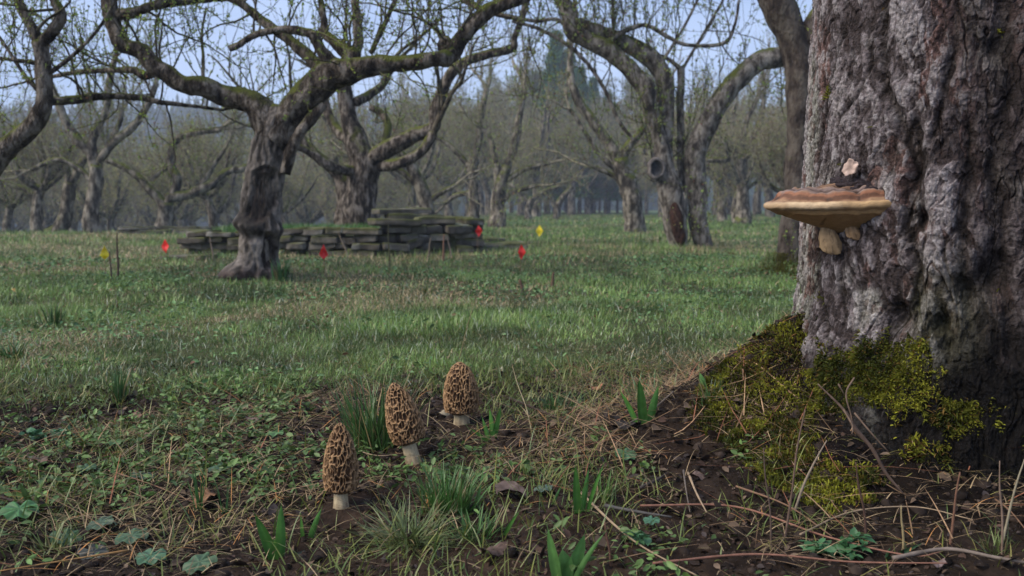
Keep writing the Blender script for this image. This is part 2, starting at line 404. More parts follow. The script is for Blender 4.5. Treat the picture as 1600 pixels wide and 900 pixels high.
def build_hero():
    thc = px_theta(1400)[0]
    fine = np.linspace(thc-1.35, thc+1.30, 900); coarse = np.linspace(fine[-1], fine[0]+2*PI, 110)[1:-1]
    TH = np.concatenate([fine, coarse]); ZZ = np.concatenate([np.linspace(-.10, .83, 700), np.linspace(.83, 1.75, 90)[1:]])
    z, th = np.meshgrid(ZZ, TH, indexing='ij')
    V, I = hero_surface(th, z)
    q = I['q']; n1 = fbm(q*v3(7, 7, 5), 101, 3); n2 = fbm(q*v3(24, 24, 12), 102, 3); n3 = fbm(q*70, 103, 3)
    grey = np.array([.125, .105, .108]); dark = np.array([.045, .034, .035]); red = np.array([.115, .062, .052]); lich = np.array([.20, .205, .165])
    pale = np.array([.205, .19, .19])
    def mixc(a, b, f): return a*(1-f[..., None])+b*f[..., None]
    right = sstep(px_theta(1430)[0], px_theta(1530)[0], th+.25*n1)            # weathered, wet side, painted darker still for the shade on it
    c = mixc(np.broadcast_to(grey, V.shape), np.broadcast_to(dark, V.shape), sstep(-.2, .6, -n2+.2*n3)*.65)
    c = mixc(c, lich, sstep(.05, .45, n1+.4*n2+.15*n3)*.6)
    c = mixc(c, red, np.clip(sstep(.50, .70, I['c2']*.5+.3*I['c1']-.25*I['hf']+.12+.22*n1)*.85, 0, 1))
    c = mixc(c, pale, sstep(.25, .6, n3+.25*n2)*.55)
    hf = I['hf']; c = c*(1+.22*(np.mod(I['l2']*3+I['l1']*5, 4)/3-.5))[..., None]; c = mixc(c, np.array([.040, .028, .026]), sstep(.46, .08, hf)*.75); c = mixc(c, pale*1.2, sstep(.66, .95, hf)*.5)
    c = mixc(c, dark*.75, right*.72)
    wet = sstep(.25, .11, z+.07*n1+.05*n2+.03*(1-right)-.05*right)                                       # wet foot of the trunk, with occlusion shade painted into its dark tone
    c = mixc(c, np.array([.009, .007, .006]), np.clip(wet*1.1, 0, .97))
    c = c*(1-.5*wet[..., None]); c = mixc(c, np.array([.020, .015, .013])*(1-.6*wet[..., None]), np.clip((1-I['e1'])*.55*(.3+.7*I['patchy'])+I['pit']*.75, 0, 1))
    algae = sstep(.1, .5, fbm(q*v3(5, 5, 3)+9, 104, 3))*sstep(.42, .25, z)
    c = mixc(c, np.array([.055, .065, .02]), algae*.35*(1-wet))
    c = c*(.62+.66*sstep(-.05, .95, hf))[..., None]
    nr, nc = z.shape
    root = empty('old_apple_tree', (TX, TY, 0), 'massive old trunk with flaking grey bark and a shelf fungus on its left side', 'tree')
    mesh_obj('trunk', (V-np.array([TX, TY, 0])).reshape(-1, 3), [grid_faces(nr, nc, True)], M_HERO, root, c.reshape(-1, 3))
    HERO.update(root=root, V=V, th=th, z=z, n1=n1)
    # limbs above the frame
    rng = np.random.default_rng(5); mb = MB(); tw = MB(); bud = MB()
    for a, up in ((2.4, .9), (.3, .8), (-1.2, 1.0), (1.5, 1.1)):
        p = [np.array([.04*math.cos(a), .04*math.sin(a), 1.45])]
        d = np.array([math.cos(a), math.sin(a), up]); r = .15
        pts, rad = spline([p[0], p[0]+d*.35, p[0]+d*.75+v3(.05, 0, .05), p[0]+d*1.2+v3(0, .1, -.05)], [.15, .11, .085, .05], .04)
        tube(mb, pts, rad, 14, gn=.12, seed=int(a*10)+50, gs=5)
        for k in range(10):
            i = rng.integers(len(pts)//3, len(pts)); grow(rng, tw, bud, pts[i], rng.normal(size=3)*.6+v3(0, 0, .7), .012, .8, 2, TP_NEAR)
    mb.build('limb', M_BARK, root); tw.build('branches', M_TWIG, root)

# ================================================================== shelf fungus
def build_bracket():
    nphi, nt = 300, 170
    thA = px_theta(1322, TR)[0]
    # outward direction from the trunk
    od = np.array([math.cos(thA-.42), math.sin(thA-.42)]); td = np.array([-od[1], od[0]])   # td: along the bark
    if td[1] < 0: td = -td
    base = np.array([TX+math.cos(thA)*(TR-.028), TY+math.sin(thA)*(TR-.028)])
    z0 = P(1300, 318, 1.33)[2]
    ph = np.linspace(0, 2*PI, nphi, endpoint=False)
    s = np.linspace(0, 1, nt)          # 0 top centre .. .5 rim .. 1 bottom centre
    S, PH = np.meshgrid(s, ph, indexing='ij')
    top = S < .5
    k = np.where(top, S/.5, (1-S)/.5)                       # 0 centre -> 1 rim
    wob = fbm(v3(np.cos(PH)*1.5, np.sin(PH)*1.5, 0*PH), 201, 3)
    a = .080; b = .158                                       # half width along bark, reach
    rx = np.cos(PH); ry = np.sin(PH)
    b_ = np.where(rx > 0, b, .07)
    rad = k**.9
    wob2 = fbm(v3(np.cos(PH)*4, np.sin(PH)*4, 0*PH), 206, 3); X = rx*rad*b_*(1+.09*wob+.03*wob2*k); Yv = ry*rad*a*(1+.09*wob+.03*wob2*k)
    # top: rises towards the trunk in steps
    zone = k+.035*fbm(v3(np.cos(PH)*2.2*k, np.sin(PH)*2.2*k, 0*PH+3), 202, 3)
    steps = .0017*np.sin(zone*2*PI*6.5)*sstep(.15, .4, k)
    crackn = fbm(v3(X*60, Yv*60, 0*X), 203, 4)+.5*np.minimum(np.abs(fbm(v3(X*34, Yv*34, 0*X), 207, 3))*5, 1)-.25
    ztop = .028*(1-k**4.2)+steps*.9+.0050*crackn*(1-k**8)+.004*sstep(.5, 0, k)
    rimh = -.013
    zbot = rimh-.004*np.clip(1-k, 0, 1)-.040*np.clip((1-k-.05)/.95, 0, 1)**1.15*(.6+.4*(X < .12))
    zr = np.where(top, ztop, zbot)
    # round the rim: blend
    rim = sstep(.84, .93, k); zr = zr*(1-rim)+(-.003+np.where(top, 1, -1)*.0080*np.sqrt(np.clip(1-((k-.86)/.14)**2, 0, 1)))*rim; zr = zr+.0035*wob*k+.0012*wob2*k+.0022*crackn*k
    tilt = -.045*X/.15*0
    V = np.stack([base[0]+od[0]*X+td[0]*Yv, base[1]+od[1]*X+td[1]*Yv, z0+zr+tilt], -1)
    brown = np.array([.11, .062, .040]); redb = np.array([.25, .105, .055]); mauve = np.array([.17, .125, .115]); ochre = np.array([.25, .15, .085]); cream = np.array([.47, .345, .215]); pore = np.array([.40, .25, .115])
    def mixc(a_, b2, f): return a_*(1-f[..., None])+b2*f[..., None]
    c = mixc(np.broadcast_to(brown, V.shape), np.broadcast_to(ochre, V.shape), sstep(-.2, .8, np.sin(zone*2*PI*6.5+.8)+crackn))
    c = mixc(c, mauve, sstep(.60, .70, zone)*sstep(.86, .78, zone)*.8)
    c = mixc(c, redb, sstep(.80, .84, zone)*sstep(.92, .88, zone)*.8)
    c = mixc(c, np.array([.045, .026, .018]), np.clip(sstep(.45, .85, np.sin(zone*2*PI*6.5+3.6))*.65+sstep(-.25, -.5, crackn)*.6, 0, 1))
    c = mixc(c, np.array([.05, .04, .05]), sstep(.30, .18, k))
    cb = mixc(np.broadcast_to(pore, V.shape), cream, sstep(.86, .97, k+.03*wob)*(.10+.90*sstep(-.1, .75, rx+.25*wob2)))
    cb = mixc(cb, np.array([.10, .055, .025]), sstep(.45, .62, fbm(v3(X*70, Yv*45, 0*X), 205, 3))*sstep(.9, .6, k)*.8)
    cb = mixc(cb, np.array([.30, .19, .085]), sstep(.7, .3, k)*.7)
    stain = sstep(.0, .4, fbm(v3(X*28, Yv*28, k*2), 208, 4))[..., None]*.45; cb = cb*(1-stain)+np.array([.22, .13, .065])*stain
    c = np.where((top & (k < .95+.02*crackn))[..., None], c, cb)
    root = empty('shelf_fungus', (base[0], base[1], z0), 'tan and cream hoof shaped shelf fungus growing on the big trunk', 'fungus')
    m = attr_mat('fungus_skin', .6, .18, bump=.0012, bscale=260, var=.14, vscale=130)
    O = np.array([base[0], base[1], z0])
    mesh_obj('cap', V.reshape(-1, 3)-O, [grid_faces(nt, nphi, True)], m, root, c.reshape(-1, 3))
    # lower tongues
    def tongue(name, cx, w, h, th, out, seed, colr):
        nu, nv = 44, 60
        u = np.linspace(0, PI, nu)[:, None]*np.ones((1, nv)); v = np.ones((nu, 1))*np.linspace(0, 2*PI, nv, endpoint=False)[None]
        zz = np.cos(u); rr = np.sin(u)**.8
        x = rr*np.cos(v); y = rr*np.sin(v)
        sh = .60+.42*(-zz)                      # wider at the foot, like a little fan
        nn = fbm(v3(x*2.6, y*2.6, zz*1.2), seed, 4)
        lx = x*th*sh*1.25*(1+.45*nn)+.006*zz; ly = y*w*(1+.2*nn)+.005*zz; lz = zz*h*(1+.14*nn+.10*np.sin(y*5+seed)*(zz < 0))
        p = np.array([base[0], base[1]])+od*out+td*cx[0]
        Vt = np.stack([p[0]+od[0]*lx+td[0]*ly, p[1]+od[1]*lx+td[1]*ly, z0+cx[1]+lz], -1)
        cc = colr*(1+.5*nn[..., None])*(1-.35*(np.abs(np.sin(v*4+nn*3)) < .18)[..., None])
        mesh_obj(name, Vt.reshape(-1, 3)-O, [grid_faces(nu, nv, True)], m, root, cc.reshape(-1, 3))
    tongue('lobe', (-.006, -.052), .010, .028, .020, .052, 211, np.array([.34, .23, .125]))
    tongue('lobe', (-.026, -.040), .009, .017, .016, .022, 212, np.array([.27, .17, .09]))
    # dark crust and a pale bark flake above
    nu, nv = 40, 80
    u = np.linspace(0, PI/2, nu)[:, None]*np.ones((1, nv)); v = np.ones((nu, 1))*np.linspace(0, 2*PI, nv, endpoint=False)[None]
    nn = fbm(v3(np.sin(u)*np.cos(v)*3, np.sin(u)*np.sin(v)*3, np.cos(u)*3), 221, 4)
    lx = np.sin(u)*np.cos(v)*.052*(1+.3*nn); ly = np.sin(u)*np.sin(v)*.062*(1+.2*nn); lz = np.cos(u)**.8*.026*(1+.5*nn)-.004
    Vc = np.stack([base[0]+od[0]*lx+td[0]*ly, base[1]+od[1]*lx+td[1]*ly, z0+.024+lz], -1)
    mesh_obj('dark_crust', Vc.reshape(-1, 3)-O, [grid_faces(nu, nv, True)], M_HERO, root, (np.array([.030, .022, .024])*(1+.6*nn[..., None])).reshape(-1, 3))
    # flake
    pc = P(1327, 262, px_theta(1327)[1]-.022); F = np.array([.75, -.66, 0]); F /= np.linalg.norm(F); nrm = np.array([-.66, -.75, .1])
    n = 40; aa = np.arange(n)*2*PI/n; rows = []
    for kk in np.linspace(0, 1, 7):
        ro = .0125*kk*(1+.22*vnoise(v3(np.cos(aa)*3, np.sin(aa)*3, 0*aa), 231))
        rows.append(pc+F*(np.cos(aa)*ro)[:, None]+v3(0, 0, 1)*(np.sin(aa)*ro*1.0+np.cos(aa)*ro*.3)[:, None]+nrm*(.004*kk**2*vnoise(v3(np.cos(aa)*2, np.sin(aa)*2, kk+0*aa), 232)-.002)[:, None])
    rows = np.concatenate(rows); back = rows.copy()-nrm*.003
    kf = np.repeat(np.linspace(0, 1, 7), n)
    cc = np.array([.42, .31, .26])*(1-.35*sstep(.6, .2, kf)[:, None])
    mbf = MB(); mbf.add(rows, grid_faces(7, n, True), col=cc); mbf.add(back, grid_faces(7, n, True), col=cc*.6)
    rim_ = np.arange(n)+6*n; mbf.Q.append(np.stack([rim_, (np.arange(n)+1) % n+6*n, (np.arange(n)+1) % n+6*n+7*n, rim_+7*n], -1))
    tag(mbf.build('bark_flake', M_DRY, loc=pc), 'small pale curled flake of bark just above the shelf fungus', 'bark flake')

# ================================================================== morels
def build_morel(px, py, top_px, top_py, w_px, stem_px, label, seed, cell=.0057, cone=.35):
    """px,py: foot of the stem; top; cap width in photo pixels; stem_px: visible stem length"""
    g = G(px, py); d = g[1]; s = d/FPX*1.0
    top = P(top_px, top_py, d+.004); axis = top-g; Lt = np.linalg.norm(axis); ax = axis/Lt
    stemL = stem_px*s; capL = Lt-stemL*.9; R = w_px*s*.5
    u = np.cross(ax, [0, 1, 0]); u /= np.linalg.norm(u); w = np.cross(ax, u)
    nt, nphi = 230, 300
    t = np.linspace(0, 1, nt)[:, None]*np.ones((1, nphi)); ph = np.ones((nt, 1))*np.linspace(0, 2*PI, nphi, endpoint=False)[None]
    # outline: t=0 rim under the cap, t=1 tip
    prof = np.where(t < .06, .52+.40*sstep(0, .06, t), 0)+np.where(t >= .06, (.92+.08*np.sin(np.clip((t-.06)/.3, 0, 1)*PI/2))*np.power(np.clip(1-np.clip((t-.25)/.75, 0, 1)**(2.0-cone), 0, 1), .62), 0)
    prof = prof*(1+.035*fbm(v3(np.cos(ph), np.sin(ph), t*2), seed, 2))
    zz = t*capL
    q = v3(np.cos(ph)*R*np.maximum(prof, .15), np.sin(ph)*R*np.maximum(prof, .15), zz)
    qq = q+.0020*np.stack([vnoise(q*170, seed+1), vnoise(q*170, seed+2), vnoise(q*120, seed+3)], -1)
    F1, F2, cid = worley(qq*v3(1, 1, .40)/cell, seed+4, .75)
    e = F2-F1
    ridge = 1-sstep(.02, .30, e)
    depth = .0042*sstep(0, .12, t)*(.55+.45*sstep(1.0, .85, t))
    rr = R*prof-depth*(1-ridge)+.0004*fbm(q*400, seed+8, 2)+.0009*ridge*vnoise(q*300, seed+9)
    rr = np.maximum(rr, 0)
    capbase = g+ax*(stemL*.9)
    V = capbase+u*(np.cos(ph)*rr)[..., None]+w*(np.sin(ph)*rr)[..., None]+ax*(zz-(1-ridge)*.0002)[..., None]
    tan = np.array([.29, .175, .088]); pit = np.array([.050, .025, .013]); dk = np.array([.15, .078, .036])
    c = pit*(1-ridge[..., None])+tan*ridge[..., None]
    side = sstep(.1, .6, fbm(q*60, seed+11, 2))[..., None]
    c = c*(1-.30*side)+dk*.30*side
    root = empty('morel_mushroom', tuple(g), label, 'morel mushroom', 'morels growing in the litter')
    m = M_FUN
    mesh_obj('cap', V.reshape(-1, 3)-g, [grid_faces(nt, nphi, True)], m, root, c.reshape(-1, 3))
    # stem
    n2 = 60; k = np.linspace(0, 1, n2)[:, None]*np.ones((1, 72)); p2 = np.ones((n2, 1))*np.linspace(0, 2*PI, 72, endpoint=False)[None]
    rs = R*(.44-.05*np.sin(k*PI)+.10*(1-k)**3)*(1+.07*fbm(v3(np.cos(p2)*1.6, np.sin(p2)*1.6, k), seed+20, 3)+.03*np.sin(p2*5+seed))
    foot = g-np.array([0, 0, .012]); L2 = stemL+.012+capL*.12
    Vs = foot+u*(np.cos(p2)*rs)[..., None]+w*(np.sin(p2)*rs)[..., None]+ax*(k*L2)[..., None]
    cs = np.array([.46, .37, .235])*(1+.22*fbm(v3(np.cos(p2)*6, np.sin(p2)*6, k*9), seed+21, 3)[..., None])
    dirt = sstep(.50, .16, k+.16*vnoise(v3(np.cos(p2)*4, np.sin(p2)*4, k*3), seed+22))[..., None]
    cs = cs*(1-dirt*.7)+np.array([.12, .08, .05])*dirt*.7
    mesh_obj('stem', Vs.reshape(-1, 3)-g, [grid_faces(n2, 72, True)], m, root, cs.reshape(-1, 3))
M_FUN = attr_mat('morel_flesh', .65, .15, bump=.0005, bscale=500, var=.15, vscale=220)
def build_morels():
    build_morel(533, 789, 531, 660, 57, 24, 'left and nearest morel, upright brown honeycomb cap on a short white stem', 301, cone=.28)
    build_morel(649, 722, 614, 598, 58, 36, 'middle morel leaning left with a tall ridged cap and thick cream stem', 331, cone=.2)
    build_morel(722, 661, 718, 565, 58, 17, 'right and farthest morel with a plump dark pitted cap on barely visible stem', 361, .0062, -.25)
# ================================================================== trees: growth
class TP:                              # growth settings
    def __init__(s, step=.05, wig=.16, up=.02, kids=5, budgap=.05, budsize=.011, maxlev=4, shoot=.5, sides=5, leaf=3, colr=(.20, .24, .07), thin=1.0):
        s.__dict__.update(locals())
TP_NEAR = TP()
BRNG = np.random.default_rng(77)
def grow(rng, tw, bud, p, d, r, Ln, lev, tp):
    d = np.asarray(d, float); d = d/np.linalg.norm(d); p = np.asarray(p, float)
    n = max(4, int(Ln/tp.step)); st = Ln/n; pts = [p]; dd = d.copy()
    shoot = lev >= 3 and d[2] > .75
    w = tp.wig*(.35 if shoot else 1.0)
    for i in range(n):
        dd = dd+rng.normal(size=3)*w; dd[2] += tp.up+(.05 if shoot else (.03 if lev >= 3 else -.005)); dd /= np.linalg.norm(dd)
        pts.append(pts[-1]+dd*st)
    pts = np.array(pts); rad = r*(1-.72*np.linspace(0, 1, n+1)**.9); rad = np.maximum(rad, .0011*tp.thin)
    tube(tw, pts, rad, tp.sides if r > .006 else 3, cap=False)
    if lev < tp.maxlev:
        k = rng.poisson(tp.kids*min(1.6, Ln/.5))
        for _ in range(k):
            f = rng.uniform(.15, 1); i = min(n-1, int(f*n)); t = pts[i+1]-pts[i]; t /= np.linalg.norm(t)
            a = rng.normal(size=3); a -= t*np.dot(a, t); a /= np.linalg.norm(a)
            if rng.random() < tp.shoot: a = a*.5+np.array([0, 0, 1.3])
            cd = t*rng.uniform(.2, .8)+a
            grow(rng, tw, bud, pts[i], cd, max(rad[i]*rng.uniform(.45, .7), .0014), Ln*rng.uniform(.35, .7), lev+1, tp)
    if lev >= 2:
        L_ = max(Ln, .02); m = rng.poisson(L_/tp.budgap)
        if m:
            f = rng.uniform(0.05, 1, m)*n; i = f.astype(int).clip(0, n-1); q = pts[i]+(pts[i+1]-pts[i])*(f-i)[:, None]
            q = np.concatenate([q, pts[-1:]]); bud.pend = getattr(bud, 'pend', []); bud.pend.append(q)
def flush_buds(rng, bud, tp):
    """each bud opens as a few small leaves"""
    if not getattr(bud, 'pend', None): return False
    q = np.concatenate(bud.pend); n = len(q); q = q+rng.normal(size=q.shape)*.003
    q = np.repeat(q, tp.leaf, 0); N = len(q)
    d = rng.normal(size=(N, 3)); d[:, 2] += .8; d /= np.linalg.norm(d, axis=1)[:, None]
    s = np.cross(d, rng.normal(size=(N, 3))); s /= np.linalg.norm(s, axis=1)[:, None]
    ln = tp.budsize*rng.uniform(.6, 1.6, N)[:, None]; wd = ln*rng.uniform(.22, .38, N)[:, None]
    nn = np.cross(d, s)
    V = np.stack([q, q+d*ln*.5+s*wd+nn*wd*.4, q+d*ln+nn*wd*.2, q+d*ln*.5-s*wd+nn*wd*.4], 1)
    b = np.arange(N)[:, None]*4; T = np.concatenate([np.concatenate([b, b+1, b+2], 1), np.concatenate([b, b+2, b+3], 1)])
    c = np.array(tp.colr)*rng.uniform(.55, 1.6, (N, 1))*(1+rng.normal(size=(N, 3))*.08)
    c = np.where(rng.random((N, 1)) < .10, np.array([.16, .07, .05])*rng.uniform(.6, 1.3, (N, 1)), c)
    bud.add(V, None, T, np.repeat(np.clip(c, .005, 1), 4, 0)); bud.pend = []
    return True
def limb_world(pts, d0):
    """[(px, py, r_px[, depth offset])] -> world points"""
    W = []; R = []
    for p in pts:
        d = d0+(p[3] if len(p) > 3 else 0); W.append(P(p[0], p[1], d)); R.append(p[2]*d/FPX)
    return np.array(W), np.array(R)
def photo_tree(name, d0, limbs, label, cat='tree', seed=1, group=None, tp=TP_NEAR, dens=7, mat=None, gn=.16, sprout=(.35, .9), side=(.3, .8), sides=16, extra=None, base=None, rmax=.05):
    """a tree whose limbs follow measured courses at its own distance; twigs grow from them"""
    rng = np.random.default_rng(seed); mb = MB(); tw = MB(); bud = MB()
    W0, R0 = limb_world(limbs[0][0] if isinstance(limbs[0], tuple) else limbs[0], d0)
    bx = W0[0]; bz = tz(bx[0], bx[1]); O = np.array([bx[0], bx[1], bz])
    root = empty(name, tuple(O), label, cat, group)
    for li, lb in enumerate(limbs):
        opt = {}
        if isinstance(lb, tuple): lb, opt = lb
        W, R = limb_world(lb, d0)
        if li == 0 and W[0][2] > bz-.05: W = np.concatenate([[W[0]*[1, 1, 0]+[0, 0, bz-.1]], W]); R = np.concatenate([[R[0]*1.12], R])
        pts, rad = spline(W, R, max(.012, R.mean()*.45))
        g = gn*opt.get('gn', 1)
        jit = np.stack([fbm(pts*4, seed+k, 2) for k in (1, 2, 3)], -1)*rad[:, None]*.35; jit[0] = 0
        tube(mb, pts+jit-O, rad, sides if R.max() > .04 else 9, gn=g, seed=seed+li, gs=.35/max(.015, R.mean()))
        seg = np.linalg.norm(np.diff(pts, axis=0), axis=1); Ln = seg.sum(); dn = opt.get('dens', dens)
        cnt = rng.poisson(Ln*dn)
        if li > 0 and rad[-1] > .005 and rad[-1] < .8*rad[0]:
            for _ in range(2):
                t = pts[-1]-pts[-3]; t /= np.linalg.norm(t)+1e-9; grow(rng, tw, bud, pts[-1]-O-t*.01, t+rng.normal(size=3)*.35+[0, 0, .25], rad[-1]*.75, max(.5, rad[-1]*22)*rng.uniform(.8, 1.2), 2, tp)
        for _ in range(cnt):
            i = rng.integers(0, len(pts)-1)
            if rad[i] > opt.get('rmax', rmax): continue
            t = pts[i+1]-pts[i]; t /= np.linalg.norm(t)+1e-9
            a = rng.normal(size=3); a -= t*np.dot(a, t); a /= np.linalg.norm(a)
            if rng.random() < .55: a = a*.35+np.array([0, 0, 1.]); L2 = rng.uniform(*sprout)
            else: L2 = rng.uniform(*side)
            grow(rng, tw, bud, pts[i]-O, a+t*.35, min(rad[i]*.5, rng.uniform(.004, .009)), L2, 2, tp)
    mb.build('trunk', mat or M_BARK, root)
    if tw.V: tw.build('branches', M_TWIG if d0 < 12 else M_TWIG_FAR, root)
    if flush_buds(rng, bud, tp): bud.build('buds', M_BUD, root)
    if extra: extra(root, O)
    return root, O

NEAR = TP(step=.045, kids=3.0, budgap=.042, budsize=.0115, maxlev=4, leaf=3, thin=1.35, colr=(.21, .28, .06))
MID = TP(step=.09, kids=3.0, budgap=.10, budsize=.019, maxlev=4, leaf=3, thin=2.0, colr=(.20, .25, .07))
def main_tree_extra(root, O):
    """the lower trunk: hollow, burl and roots modelled into one skin"""
    d0 = 5.2; s = d0/FPX
    W, R = limb_world([(397, 470, 50), (398, 445, 46), (400, 428, 42), (403, 408, 37), (405, 385, 35), (407, 360, 36), (408, 340, 35), (410, 310, 35), (414, 275, 34), (421, 240, 33), (428, 212, 33), (434, 190, 30), (442, 168, 22)], d0)
    R = R*np.array([.9]*3+[.84]*10); pts, rad = spline(W, R, .006); n = len(pts); m = 200; a = np.linspace(0, 2*PI, m, endpoint=False)
    ring = np.stack([np.cos(a), np.sin(a), 0*a], -1)[None]
    V = pts[:, None]+ring*rad[:, None, None]
    # photo coordinates of the undisplaced skin, for placing features on the near side
    px = 800+V[..., 0]/V[..., 1]*FPX*1.0; py = 325-(V[..., 2]-H)/V[..., 1]*FPX
    front = sstep(.25, -.25, ring[..., 1]*np.ones((n, 1)))
    def f(x, y, w, h, rot=0.0):
        dx, dy = px-x, py-y; c_, s_ = math.cos(rot), math.sin(rot); return np.exp(-((dx*c_+dy*s_)/w)**2-((-dx*s_+dy*c_)/h)**2)*front
    q = V-O; n1 = fbm(q*v3(14, 14, 6), 411, 4); n2 = fbm(q*v3(40, 40, 16), 412, 4); rid = (1-np.abs(fbm(q*v3(26, 26, 8), 413, 3)))**2-.6
    h = .010*n1+.010*n2+.013*rid
    hol = np.clip(f(414, 306, 22, 36)+f(400, 334, 14, 14)+f(418, 272, 16, 10)*.8, 0, 1); low = np.clip(f(420, 394, 12, 30, .1)+f(436, 400, 5, 14)*.7+f(402, 350, 12, 5)*.0, 0, 1)
    hol = sstep(.32, .60, hol+.22*n1+.25*n2); low = sstep(.3, .6, low+.3*n2)
    h = h-.034*hol-.035*low
    h = h+.030*f(396, 354, 34, 10, .15)+.012*f(392, 330, 12, 30)-.02*f(405, 372, 30, 7, .1)+.020*f(432, 360, 16, 12)+.022*f(380, 345, 12, 10)+.014*f(388, 385, 8, 30)+.012*f(446, 300, 5, 50)+.014*f(378, 290, 5, 45)+.055*f(372, 422, 18, 14, -.5)+.05*f(360, 432, 12, 9)+.018*f(440, 415, 9, 18)+.02*f(412, 268, 18, 6)+.015*f(440, 380, 7, 22)
    V = V+ring*h[..., None]
    grey = np.array([.15, .128, .11]); c = grey*(1+.5*n1[..., None]+.8*rid[..., None]); c = c*(1-.72*sstep(.15, -.3, n2+.5*n1)[..., None])
    pale = sstep(.1, .5, n1+.3*n2)[..., None]*.55; c = c*(1-pale)+np.array([.24, .21, .18])*pale
    dk = np.clip(hol*(.72+.5*n2)+low, 0, 1)[..., None]; rot = np.array([.020, .014, .011])*(1+1.6*np.maximum(fbm(q*v3(60, 60, 18), 415, 3), 0)[..., None]*2); c = c*(1-dk)+rot*dk
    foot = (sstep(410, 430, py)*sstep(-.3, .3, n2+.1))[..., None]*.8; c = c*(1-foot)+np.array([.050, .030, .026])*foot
    ms = (sstep(.15, .5, fbm(q*v3(5, 5, 4), 416, 3))*sstep(230, 170, py))[..., None]*.6; c = c*(1-ms)+np.array([.08, .085, .02])*ms
    mesh_obj('rotten_hollow_bole', (V-O).reshape(-1, 3), [grid_faces(n, m, True)], M_BOLE, root, np.clip(c, .004, 1).reshape(-1, 3))
M_BOLE = attr_mat('bole_bark', .85, .08, bump=.012, bscale=45, var=.35, vscale=40)
M_ROT = attr_mat('rotten_wood', .9, .05, bump=.01, bscale=40, var=.5, vscale=30)

